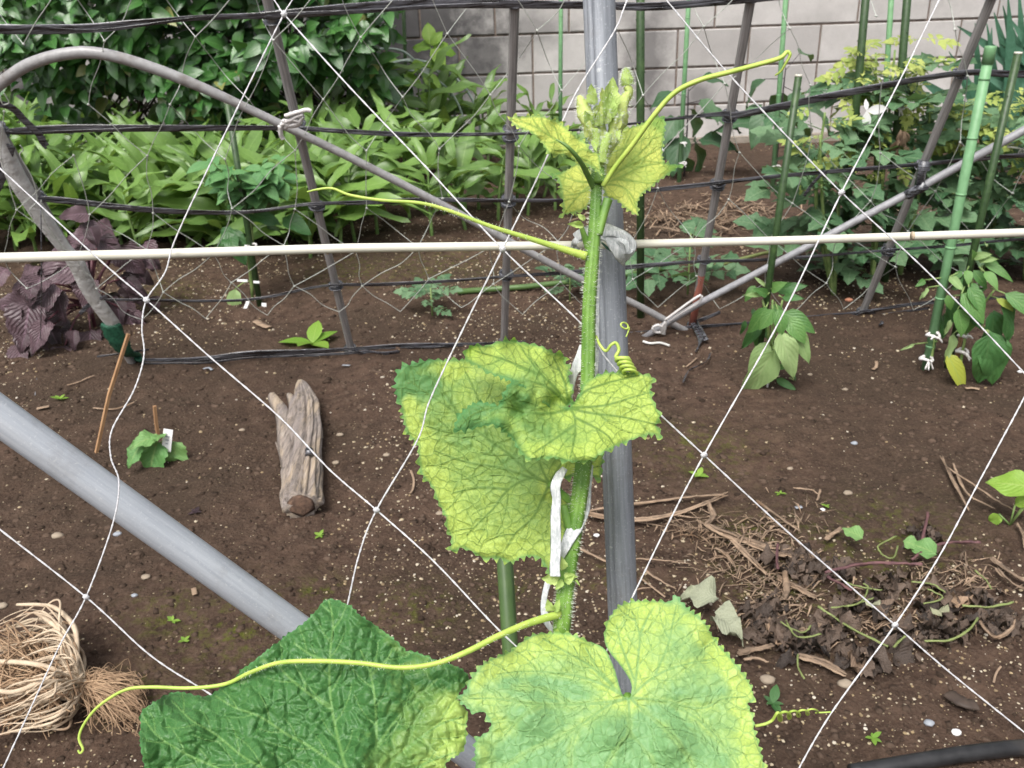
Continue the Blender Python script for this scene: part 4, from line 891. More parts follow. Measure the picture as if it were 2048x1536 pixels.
def tagcard(px, py, w, h, foot, lab, tilt=0, ink=False, dy=-.03, lie=0):
    c = upright(px, py, foot)+Vector((0, dy, 0)); t = thing('plant_tag', lab, 'tag', c, None); mb = MB(); M = Matrix.Rotation(rad(tilt), 3, 'Y') @ Matrix.Rotation(rad(-12-lie), 3, 'X')
    boxv(mb, c, w, .0012, h, M); mb.build('card', M_TAG, t, False)
    if ink:
        for k in range(3): mb = MB(); boxv(mb, c+M @ Vector((0, -.0014, h*(.18-.16*k))), w*(.5-.1*k), .0006, h*.045, M); mb.build('print', M_INK, t, False)
cf = G(505, 612)
tagcard(490, 555, .030, .007, cf, 'small white tag on the chilli plant, upper left', 4); tagcard(518, 558, .018, .007, cf, 'small white tag on the chilli plant, upper right', 6)
tagcard(498, 604, .010, .034, cf, 'narrow white tag leaning at the foot of the chilli plant', 28); tagcard(533, 608, .014, .026, cf, 'upright white tag at the foot of the chilli plant', 4)
c0 = upright(1706, 212, G(1682, 560))+Vector((0, -.1, 0)); t = thing('ribbon_tie', 'white ribbon bow on the tomato stake', 'ribbon', c0); L = Leafy(t); wl_ = leafmesh('ribbon_loop', M_TAG, ELLIP, 5, 2, .1, .2)
for d in ((.1, 0, -1), (1, 0, .05), (-.2, 0, 1)): L.add(wl_, c0, Vector(d), Vector((0, -1, 0)), .06 if d[2] < .5 else .03, .9, 'loop')
L.finish()
for px, py in ((1790, 190), (1788, 214)): tie(px, py, G(1770, 560), .018, 'white tie high on the right dark stake of the tomatoes' if py < 200 else 'second white tie on the right dark stake of the tomatoes')
tie(2025, 292, G(2050, 560), .03, 'white tie on the tomato stems at the right edge', ends=4)

# --- purple perilla
foot = G(190, 655); t = thing('purple_perilla', 'bushy purple-leaved perilla plant behind the leftmost pole', 'plant', foot); L = Leafy(t); mb = MB()
sh = [leafmesh('perilla_leaf', M_SHISO, HEART, 14, 6, .15, .35, wave=1, teeth=.045, sd=k) for k in range(4)]
stp = upright(180, 610, foot)
spec = [(95, 598, 30, 578, -.05, 1.0), (105, 575, 95, 660, -.12, .95), (150, 600, 130, 650, -.16, .7), (85, 655, 92, 700, -.12, .9), (75, 690, 40, 712, -.06, .7), (175, 655, 170, 705, -.14, .9), (95, 555, 62, 552, 0, .8), (180, 520, 62, 552, -.02, .6), (165, 490, 210, 492, .05, 1.0), (200, 478, 260, 500, .0, .9), (195, 545, 205, 600, -.06, 1.0), (245, 560, 300, 588, .02, .7),
        (250, 540, 285, 560, .05, .7), (260, 620, 300, 672, -.02, 1.0), (220, 640, 250, 700, .0, .8), (120, 640, 150, 660, -.06, .8), (110, 530, 60, 535, .12, .9), (140, 510, 90, 500, .15, .9), (60, 600, 28, 645, .0, .5), (215, 520, 250, 530, .08, .9), (150, 560, 170, 605, -.10, .8), (180, 480, 120, 484, .10, 1.0), (235, 600, 250, 640, .0, .9), (270, 640, 285, 690, .03, .8), (205, 640, 215, 690, -.08, .9), (140, 545, 110, 600, -.10, .9), (230, 500, 290, 545, .03, 1.1), (60, 560, 30, 610, .02, .8), (210, 600, 245, 640, .02, .9), (130, 690, 140, 720, 0, .7), (40, 660, 30, 700, .05, .7), (130, 580, 160, 560, .05, .9), (100, 505, 130, 520, .12, 1)]
for px, py, qx, qy, dy, w in spec:
    p = upright(px, py, foot)+Vector((0, dy, 0)); q = upright(qx, qy, foot)+Vector((0, dy-.05, 0)); ax = q-p
    L.add(random.choice(sh), p, ax, Vector((R(-.2, .2), -.9, .7)), max(.07, ax.length*1.0), w*.95)
    for _ in range(2): p2 = p+Vector((R(-.07, .07), R(-.02, .10), R(-.05, .05))); L.add(random.choice(sh), p2, ax+Vector((R(-.04, .04), R(-.03, .03), R(-.03, .03))), Vector((R(-.4, .4), -.9, .7)), R(.05, .085), .95); sweep(mb, catmull([stp+Vector((R(-.02, .02), 0, R(-.02, .03))), (stp+p)/2+UP*.02, p], 3), .0022, 5)
sweep(mb, [foot-UP*.02, stp, upright(185, 500, foot)], [.006, .004], 6); mb.build('stem', M_SHISOST, t); L.finish()
# --- seedling with stick and tag
foot = G(318, 925); t = thing('cucumber_seedling', 'small pale cucumber seedling on bare soil beside a white tag', 'seedling', foot); L = Leafy(t)
ck = [leafmesh('seedling_leaf', M_CUKE, ROUND, 12, 6, .15, .45, wave=1.4, teeth=.07, sd=k) for k in range(3)]; mb = MB(); hub = upright(312, 893, foot); sweep(mb, [foot-UP*.01, hub], .003, 6)
for px, py, qx, qy, w in ((312, 872, 276, 874, .9), (312, 868, 300, 880, .8), (315, 885, 300, 932, 1.1), (283, 888, 262, 914, .8), (345, 884, 362, 922, .95), (348, 905, 377, 906, .7), (318, 870, 322, 862, 1.0)):
    p = upright(px, py, foot); q = upright(qx, qy, foot)+Vector((0, -.02, -.0)); L.add(random.choice(ck), p, q-p, Vector((R(-.3, .3), -.6, 1)), max(.035, (q-p).length*1.2), w); sweep(mb, catmull([hub, (hub+p)/2+UP*.008, p], 3), .0018, 5)
mb.build('stem', M_TOMST, t); L.finish()
tagcard(338, 876, .018, .046, foot, 'white plant tag with faded print beside the cucumber seedling', 12, True, -.01)
def stick(a, b, r, lab):
    F0 = G(*a); T0 = upright(*b, F0); mb = MB(); sweep(mb, [F0-UP*.03, F0.lerp(T0, .5), T0], r, 4); tag(mb.build('wooden_stick', M_BAMBOO, None, False), lab, 'stick', 'thin wooden sticks')
stick((181, 907), (257, 668), .0042, 'tall square wooden stick leaning before the purple perilla'); stick((316, 880), (309, 812), .0042, 'short square wooden stick behind the cucumber seedling')
# right edge seedling
foot = G(2020, 1050); t = thing('broadleaf_weed', 'light green broad-leaved plant at the right edge above the debris', 'plant', foot); L = Leafy(t)
wm = [leafmesh('weed_leaf', M_LIME, OVATE, 9, 4, .15, .3, wave=1, sd=k) for k in range(2)]; mb = MB()
for px, py, qx, qy, w in ((2070, 975, 1976, 958, 1.25), (2005, 1035, 1992, 1040, 1.0), (2060, 1000, 2080, 1010, 1), (2030, 1010, 2050, 1000, 1.1), (1998, 1028, 1990, 1036, 1)):
    p = upright(px, py, foot); q = upright(qx, qy, foot); L.add(random.choice(wm), p, q-p, Vector((0, -.7, 1)), max(.03, (q-p).length*1.05), w); sweep(mb, [foot, p], .0016, 5)
mb.build('stem', M_TOMST, t); L.finish()
# tiny weeds
def weed(px, py, s, n, mat, lab, prof=ELLIP):
    foot = G(px, py); t = thing('tiny_weed', lab, 'weed', foot); L = Leafy(t); m_ = leafmesh('small_leaf', mat, prof, 5, 2, .2, .3)
    for k in range(n): L.add(m_, foot+UP*.003, rdir(k*6.28/n+R(-.5, .5), R(.1, .7)), UP, s*(.62 if s < .06 else 1)*R(.5, 1.1))
    L.finish()
weed(120, 800, .035, 6, M_LIME, 'tiny bright green weed left of the tall wooden stick'); weed(1397, 955, .036, 5, M_LIME, 'small green seedling right of the steel pole', OVATE); weed(392, 1028, .030, 5, M_SHISO, 'tiny purple seedling above the big pipe', OVATE)
weed(1545, 1412, .040, 7, M_PEPD, 'small grey-green weed below the debris'); weed(640, 1075, .022, 5, M_LIME, 'tiny weed just below the driftwood', ELLIP); weed(345, 1240, .02, 5, M_LIME, 'tiny green weed under the big pipe')
weed(625, 690, .09, 5, M_LIME, 'pair of pale green leaves lying at the pole foot above the driftwood', LANCE); weed(1560, 490+500, .02, 5, M_LIME, 'tiny weed above the straw strips'); weed(1745, 1480, .02, 5, M_LIME, 'tiny weed at the lower right corner')
weed(1650, 1015, .02, 4, M_LIME, 'tiny green sprout left of the blue scrap'); weed(370, 1285, .016, 5, M_LIME, 'tiny weed right of the root bundle')
# ================================================================== THINGS ON THE SOIL
# driftwood
f0 = G(603, 1030); t = thing('driftwood', 'weathered grey split log lying on the soil left of the vine', 'log', f0)
sp = [(606, 1033, .032), (608, 1000, .032), (612, 940, .029), (616, 880, .028), (614, 835, .027), (608, 800, .017), (602, 777, .004)]
mb = MB(); P = catmull([G(x, y, .022) for x, y, r in sp], 7); Rr = np.interp(np.linspace(0, 1, len(P)), np.linspace(0, 1, len(sp)), [s[2] for s in sp])
sweep(mb, P, list(Rr), 72, flat=.85, prof=lambda th, k: 1+.13*math.cos(3*th+.6+k*.02)-sum(a_*math.exp(-(((th-c_-.012*k+math.pi) % (2*math.pi)-math.pi)/w_)**2) for c_, w_, a_ in ((3.6, .10, .34), (4.5, .07, .22), (5.2, .09, .28), (2.7, .08, .2), (4.05, .05, .15), (5.9, .06, .2)))+.06*math.cos(7*th+k*.05)+.05*math.sin(15*th+k*.06)+.035*math.sin(23*th-k*.03)+.04*math.sin(k*.7), wob=.015)
mb.build('trunk', M_WOOD, t)
mb = MB(); c = P[0]; dn = (P[0]-P[3]).normalized(); e1 = dn.cross(UP).normalized()
sweep(mb, [c+dn*.001, c+dn*.004], [.025, .018], 12, flat=.8, wob=.12); mb.build('broken_end', M_WOODEND, t)
mb = MB(); sweep(mb, catmull([G(580, 1038, .020), G(584, 1010, .022), G(582, 960, .022)], 5), [.010, .017, .013], 9, wob=.12, prof=lambda th, k: 1+.2*math.cos(2*th)); mb.build('jaw', M_WOOD, t)
for pts, w in (([(583, 960), (573, 900), (569, 850), (556, 825), (546, 810)], [.012, .013, .013, .011, .007]), ([(585, 950), (582, 880), (590, 830), (580, 808)], [.008, .010, .010, .004]), ([(568, 940), (562, 915), (553, 893)], [.004, .003, .001])):
    mb = MB(); sweep(mb, catmull([G(x, y, .024 if w[0] > .005 else .01) for x, y in pts], 6), w, 9, flat=1.2, prof=lambda th, k: 1+.22*math.cos(2*th+.5)+.1*math.sin(5*th), wob=.04); mb.build('splinter', M_WOOD, t)
tube('knot_hole', [G(626, 957, .052), G(626, 950, .055)], .0075, M_BLACK, t, sides=9, wob=.3)
# uprooted roots, lower left
hub = G(168, 1408, .035); t = thing('uprooted_stems', 'dry tan bundle of uprooted stems with its fine roots at the lower left', 'root bundle', G(150, 1420)); fib = MB(); rr = random.Random(3)
for k in range(95):
    y1 = 1282+rr.random()*215; x1 = rr.uniform(-60, 40) if k % 3 else rr.uniform(20, 110); up_ = rr.uniform(.01, .085)
    far = (y1-1400)/110.0; bow = (x1*.35+168*.65+rr.uniform(-10, 20)+24*(1-abs(far)), 1408+(y1-1408)*.97+rr.uniform(-6, 6))
    pts = [hub+Vector((rr.uniform(-.008, .008), rr.uniform(-.008, .008), rr.uniform(-.012, .012))), G(150+rr.uniform(-6, 26), 1408+(y1-1408)*.55, up_*.9), G(*bow, up_), G((bow[0]+x1)/2, y1+rr.uniform(-8, 8), up_*.8), G(x1, y1+rr.uniform(-20, 20), up_*.5)]
    b = rr.choice([.0010, .0014, .0018, .0026, .0022]) if abs(far) > .35 or k % 4 == 0 else rr.choice([.0009, .0012, .0017])
    if k < 94: tube('stem', catmull(pts, 6), [b*1.0, b*.85, b*.7, b*.4], M_ROOT, t, sides=7, wob=.08)
for k in range(150):
    p = G(rr.uniform(-30, 175), rr.uniform(1300, 1490), rr.uniform(.004, .07)); q = G(rr.uniform(-40, 150), rr.uniform(1290, 1490), rr.uniform(.004, .07)); m_ = (p+q)/2+Vector((0, 0, rr.uniform(0, .02)))
    sweep(fib, catmull([hub.lerp(p, .6), p, m_, q], 3), [.0012, .0007], 4, cap=False)
for k in range(420):
    a = hub+Vector((rr.uniform(0, .015), rr.uniform(-.01, .01), 0)); x = rr.uniform(185, 300); y = 1418+rr.gauss(0, 26)+(x-185)*.05; b = G(min(x, 292), y, rr.uniform(.003, .035)); c = G(min(300, x+rr.uniform(-30, 25)), y+rr.uniform(-25, 25), rr.uniform(.002, .03))
    sweep(fib, catmull([a, (a+b)/2+Vector((rr.uniform(-.01, .01), rr.uniform(-.01, .01), rr.uniform(0, .012))), b, c], 3), [.0011, .0006, .0004], 4, cap=False)
fib.build('root_fibres', M_FIBRE, t, kind='stuff')
tube('knob', [hub-Vector((.012, 0, .006)), hub, hub+Vector((.014, .003, -.004))], [.005, .008, .006], M_ROOT, t, sides=10, wob=.15)
for pts in ([(170, 1398), (150, 1350), (120, 1320), (95, 1308)], [(165, 1410), (100, 1412), (20, 1405), (-30, 1400)], [(172, 1395), (176, 1350), (160, 1318), (125, 1296), (60, 1290)], [(160, 1420), (110, 1450), (50, 1470), (-20, 1450)]):
    tube('thick_stem', catmull([G(x, y, .05+.02*(i > 0)) for i, (x, y) in enumerate(pts)], 6), [.0022, .0034, .0030, .0020], M_ROOT, t, sides=9, wob=.08)

# debris heap at the lower right, straw behind
def strip(mb, pts, w, lift=.006, flat=.22, zz=.004):
    w = w if isinstance(w, list) else [w]
    for q in range(3 if max(w) > .004 else 1):
        o_ = R(-.45, .45)*max(w) if max(w) > .004 else 0
        P = catmull([G(x+R(-3, 3), y+R(-2, 2), lift+R(0, zz)) for x, y in pts], 7); P = [p+Vector((o_*.4, o_*.9, R(0, .0015))) for p in P]
        sweep(mb, P, [v*(.36 if max(w) > .004 else .75) for v in w], 7, flat=flat, face=UP, prof=lambda th, k: 1+.35*math.sin(3*th+k*.7), wob=.3)
t = thing('debris_heap', 'heap of dry stalks, dark rotting leaves and stem scraps on the soil at lower right', 'plant debris', G(1700, 1200))
for pts, w in (([(1175, 1040), (1250, 1050), (1330, 1045), (1400, 1020), (1455, 998)], .0085), ([(1170, 1035), (1280, 1018), (1380, 1005), (1450, 1002)], .008), ([(1415, 1020), (1425, 1045), (1410, 1062)], .010), ([(1410, 1062), (1460, 1085), (1540, 1105), (1585, 1115)], .010), ([(1412, 1064), (1450, 1080), (1500, 1130), (1530, 1160)], .0085),
    ([(1440, 1070), (1520, 1110), (1600, 1130), (1640, 1122)], .006), ([(1430, 1108), (1450, 1125), (1470, 1145)], .005), ([(1512, 1012), (1560, 1050), (1600, 1075)], .005), ([(1555, 1165), (1600, 1190), (1630, 1205)], .0085), ([(1570, 1155), (1572, 1190), (1568, 1210)], .012), ([(1475, 1318), (1510, 1312), (1545, 1305)], .012),
    ([(1485, 1330), (1510, 1330), (1535, 1338)], .004), ([(1595, 1325), (1640, 1340), (1690, 1358)], .009), ([(1650, 1090), (1666, 1080), (1682, 1068)], .011), ([(1955, 1252), (1985, 1288), (2020, 1272), (2025, 1255)], .0065), ([(1980, 1130), (2020, 1160), (2060, 1180)], .009), ([(1530, 1210), (1535, 1235), (1538, 1250)], .010), ([(1990, 1150), (2015, 1175), (2060, 1195)], .006),
    ([(1590, 1275), (1620, 1268), (1640, 1262)], .009), ([(1120, 1090), (1180, 1120), (1240, 1150)], .004), ([(1270, 1130), (1320, 1135), (1385, 1140)], .0025), ([(1288, 1155), (1310, 1170), (1350, 1192)], .003), ([(1880, 925), (1900, 965), (1935, 1030)], .0042), ([(1890, 950), (1950, 985), (2000, 1020), (2030, 1035)], .003), ([(1905, 940), (1930, 1000), (1990, 1030)], .0035), ([(1585, 988), (1620, 992), (1638, 1000)], .003), ([(1640, 990), (1632, 1005), (1630, 1015)], .003), ([(2030, 1060), (2042, 1080), (2048, 1108)], .006)):
    mb = MB(); strip(mb, pts, [w*.7, w, w*.8, w*.4], .010, .35); mb.build('dry_stalk', M_STRAW, t)
for pts, w in (([(1630, 1240), (1700, 1285), (1770, 1320)], .0032), ([(1845, 1308), (1890, 1310), (1930, 1290), (1950, 1260)], .003), ([(1920, 1238), (1970, 1238), (2020, 1236)], .003), ([(1780, 1320), (1800, 1300), (1805, 1296)], .003), ([(1590, 1335), (1595, 1360), (1605, 1385)], .0022), ([(1570, 1270), (1590, 1300), (1640, 1300)], .0022), ([(1690, 1240), (1720, 1230), (1730, 1205), (1720, 1195)], .0022), ([(1760, 1140), (1750, 1120), (1790, 1100)], .0024),
    ([(1755, 1135), (1780, 1145), (1790, 1115)], .0022), ([(1848, 1210), (1880, 1225), (1845, 1235)], .0022), ([(1820, 1190), (1860, 1195), (1885, 1215)], .0024), ([(1660, 1240), (1700, 1235), (1740, 1225)], .0022), ([(1560, 1275), (1600, 1290), (1620, 1280)], .0022), ([(1690, 1190), (1720, 1200), (1760, 1208)], .0022), ([(1945, 1170), (1965, 1190), (1975, 1200)], .002)):
    mb = MB(); strip(mb, pts, w*.7, .022, .9); mb.build('green_stem', M_GSTEM, t)
for pts, w in (([(1645, 1180), (1720, 1165), (1800, 1162), (1840, 1165)], .0032), ([(1820, 1150), (1850, 1128), (1900, 1122), (1950, 1118)], .0028), ([(1835, 1120), (1845, 1090), (1850, 1060)], .003), ([(1648, 1185), (1680, 1200), (1700, 1215)], .0028), ([(1550, 1120), (1552, 1150), (1554, 1175)], .0028)):
    mb = MB(); strip(mb, pts, w, .030, .9); mb.build('purple_stem', M_PSTEM, t)
L = Leafy(t); dm = [leafmesh('rotting_leaf', M_DEAD, ROUND, 7, 4, .5, .9, wave=5, teeth=.12, sd=k) for k in range(6)]; dp = [leafmesh('wilted_leaf', M_DEADP, ROUND, 7, 4, .4, .8, wave=4, sd=k) for k in range(2)]
ctr = [(1590, 1130, 40, 20), (1640, 1150, 50, 20), (1560, 1270, 40, 25), (1590, 1310, 30, 18), (1720, 1330, 60, 14), (1850, 1090, 30, 15), (1700, 1230, 80, 35), (1800, 1190, 90, 25), (1880, 1240, 60, 22), (1780, 1290, 70, 22), (1650, 1270, 50, 20), (1960, 1215, 40, 15), (2000, 1250, 40, 12), (1530, 1235, 25, 20), (1880, 1280, 40, 20)]
for k in range(420):
    c = random.choice(ctr); x = random.gauss(c[0], c[2]*.6); y = random.gauss(c[1], c[3]*.6)
    if x < 1470: continue
    L.add(random.choice(dm), G(x, y, R(.002, .016)), rdir(R(0, 6.28), R(-.1, .35)), UP+Vector((R(-.6, .6), R(-.6, .6), 0)), R(.010, .036), R(.6, 1.2), 'dark_leaf')
for x, y, s in ((1432, 1235, .055), (1428, 1268, .05), (1720, 1110, .035), (1865, 1145, .045), (1800, 1118, .03), (1875, 1270, .03), (1740, 1250, .025)):
    m_ = leafmesh('wilted_leaf', M_WILT, ROUND, 9, 6, .4, .8, wave=4, sd=2) if x < 1500 else random.choice(dp) if y > 1200 else leafmesh('scrap_leaf', M_CUKE, ROUND, 7, 4, .2, .3, wave=2)
    L.add(m_, G(x, y, .035), rdir(R(0, 6.28), R(-.1, .3)), UP+Vector((R(-.3, .3), -.3, 0)), s, 1, 'pale_leaf')
L.finish(); mb = MB()
for k in range(750):           # chopped fibres
    c = random.choice([(1470, 1150, 110, 55), (1530, 1060, 110, 45), (1400, 1060, 80, 30), (1560, 1200, 60, 50), (1700, 1220, 150, 50), (1900, 1160, 100, 40), (1800, 1260, 120, 35), (1500, 1100, 80, 50)])
    x = random.gauss(c[0], c[2]*.55); y = random.gauss(c[1], c[3]*.55); a = R(0, 6.28); l = R(8, 46); d = (math.cos(a)*l, math.sin(a)*l*.5)
    if x > 2080 or x < 1150: continue
    d = (d[0]*R(.6, 2.0), d[1]*1.3); sweep(mb, [G(x, y, R(.001, .010)), G(x+d[0]*.5+R(-2, 2), y+d[1]*.5+R(-1.5, 1.5), R(.002, .014)), G(x+d[0], y+d[1], R(.001, .008))], [R(.0003, .001), R(.0006, .0020), R(.0002, .0008)], 4, flat=.35, face=UP)
mb.build('fibres', M_STRAW, t, kind='stuff')
t = thing('straw_patch', 'dry straw strips lying on soil between the steel pole and the tomatoes', 'straw', G(1420, 440)); mb = MB()
for k in range(300):
    x = random.gauss(1420, 85); y = random.gauss(442, 22); a = R(0, 6.28); l = R(15, 60)
    if y < 385: continue
    sweep(mb, [G(x, y, R(.003, .02)), G(x+math.cos(a)*l*.5, y+math.sin(a)*l*.15, R(.004, .03)), G(x+math.cos(a)*l, y+math.sin(a)*l*.3, R(.003, .02))], R(.0010, .0035), 5, flat=.4, face=UP)
mb.build('straw', M_STRAW, t, kind='stuff')
for x, y, l, a in ((1310, 445, 60, .1), (1480, 430, 50, -.2), (1400, 462, 60, .2), (1530, 450, 40, .3), (1350, 430, 44, -.15), (1440, 455, 55, 0), (1270+30, 465, 60, .1)):
    mb = MB(); strip(mb, [(x, y), (x+l*.5, y+a*l*.5-3), (x+l, y+a*l)], .009, .02, .3); mb.build('stalk', M_STRAW, t)
# single small things on the soil
def bit(pts, w, mat, lab, cat, name, flat=.3, lift=.006, n=6):
    mb = MB(); P = catmull([G(x, y, lift) for x, y in pts], n); sweep(mb, P, w, 7, flat=flat, face=UP, wob=.12); tag(mb.build(name, mat, None), lab, cat)
bit([(188, 822), (225, 820), (255, 815), (270, 806)], .0028, M_STRAW, 'thin twig lying behind the tall wooden stick', 'twig', 'twig'); bit([(135, 775), (160, 772), (172, 765), (190, 755)], .0022, M_STRAW, 'short brown twig left of the tall wooden stick', 'twig', 'twig')
bit([(512, 648), (522, 652), (538, 659)], .011, M_STRAW, 'dry tan leaf scrap left of the second pole foot', 'leaf', 'dry_leaf', .15); bit([(1372, 738), (1385, 728), (1393, 720)], .0022, M_STRAW, 'straight straw right of the steel pole', 'straw', 'straw')
bit([(822, 945), (828, 965), (826, 985), (820, 992)], .0022, M_STRAW, 'curved dead stem left of the big yellow leaf', 'twig', 'twig'); bit([(1745, 745), (1752, 735), (1752, 728)], .004, M_STRAW, 'small yellow husk between the two pepper plants', 'husk', 'husk')
bit([(1578, 758), (1588, 764)], .004, M_GSTEM, 'green caterpillar-like scrap at the left pepper foot', 'scrap', 'scrap'); bit([(1930, 781), (1945, 780), (1958, 783)], .005, M_STRAW, 'dry leaf scrap in front of the right pepper plant', 'leaf', 'dry_leaf', .15)
bit([(388, 1180), (390, 1190)], .004, M_STRAW, 'small tan wood chip below the big pipe', 'chip', 'wood_chip'); bit([(1640, 355+0), (1600, 345)], .001, M_STRAW, 'fine straw behind the tomatoes', 'straw', 'straw')
bit([(75, 822), (100, 818)], .006, M_STRAW, 'flat tan scrap left of the tall wooden stick', 'scrap', 'scrap', .2); bit([(1280, 1165), (1330, 1200)], .0018, M_STRAW, 'long thin dead stem right of the steel pole foot', 'twig', 'twig')
bit([(1895, 1395), (1925, 1415), (1950, 1420)], .010, M_DEAD, 'dark curled dead leaf by the lower right string', 'leaf', 'dead_leaf', .3, .01); bit([(2000, 1340), (1990, 1355), (1985, 1375)], .0015, M_STRAW, 'hair-thin dead stem at the right edge', 'twig', 'twig')
def pebble(px, py, s, mat, lab, fl=.6, st=1.3):
    c = G(px, py, s*.3); mb = MB(); rr = random.Random(px); V = [Vector(v) for v in ICO]; vs = []; fs = []
    mid = {}
    V2 = V[:]
    def mp(a, b):
        k_ = (min(a, b), max(a, b))
        if k_ not in mid: V2.append(((V[a]+V[b])/2).normalized()); mid[k_] = len(V2)-1
        return mid[k_]
    for a, b, c_ in ICOF: x, y, z = mp(a, b), mp(b, c_), mp(c_, a); fs += [(a, x, z), (x, b, y), (z, y, c_), (x, y, z)]
    mb.add([c+Vector((v.x*st, v.y, v.z*fl))*s*rr.uniform(.88, 1.12) for v in V2], fs); tag(mb.build('pebble', mat, None), lab, 'pebble', 'loose pebbles')
for a in ((773, 911, .0085, M_STONE, 'round tan pebble left of the big yellow leaf'), (1708, 888, .0085, M_STONEB, 'blue-grey oval pebble on bare soil at the right'), (1193, 1073, .0062, M_TAG, 'bright white pebble left of the steel pole'), (1697, 603, .014, M_TERRA, 'terracotta shard left of the far right pole foot'),
          (680, 872, .009, M_STONE, 'pale stone right of the driftwood'), (672, 928, .009, M_STONE, 'flat tan stone right of the driftwood middle'), (879, 1028, .008, M_STONE, 'flat brown pebble at the left edge of the big yellow leaf'), (484, 860, .008, M_STONE, 'buff pebble left of the driftwood'),
          (292, 1155, .009, M_STONE, 'long buff pebble beneath the big pipe'), (235, 1070, .009, M_STONEB, 'dull blue pebble above the big pipe string crossing'), (115, 1072, .012, M_STONE, 'dark brown flat stone at the left'), (2040, 745, .008, M_TAG, 'white pebble at the right edge'),
          (1858, 1448, .008, M_STONEB, 'grey pebble at the lower right'), (1912, 1465, .008, M_TAG, 'white angular pebble at the lower right corner'), (1645, 1030-10, .006, M_TAG, 'pale pebble above the debris heap'), (1695, 990, .010, M_STONE, 'tan stone above the debris heap'), (1690, 1370, .012, M_STONE, 'flat buff stone below the debris heap'),
          (1535, 1362, .012, M_STONE, 'pinkish flat stone beside the bottom right leaf'), (1580, 760+180, .007, M_STONE, 'buff pebble at the centre right'), (5, 1215, .010, M_STONE, 'orange-buff pebble at the left edge'), (270, 1165+30, .006, M_STONEB, 'small grey pebble under the big pipe'), (1620, 750, .007, M_STONE, 'orange-tan pebble right of the left pepper plant'), (1690, 780, .008, M_STONE, 'greyish pebble between the pepper plants')):
    pebble(a[0], a[1], a[2]*.66, *a[3:])
bit([(408, 743), (418, 741), (425, 743)], .004, M_STONEB, 'pale blue plastic scrap below the fifth tape line', 'scrap', 'scrap', .2); bit([(686, 733), (700, 735)], .004, M_STONEB, 'pale blue plastic scrap at the pole foot above the driftwood', 'scrap', 'scrap', .2)
bit([(1590, 1022), (1603, 1020)], .004, M_STONEB, 'small blue plastic scrap above the debris heap', 'scrap', 'scrap', .2)

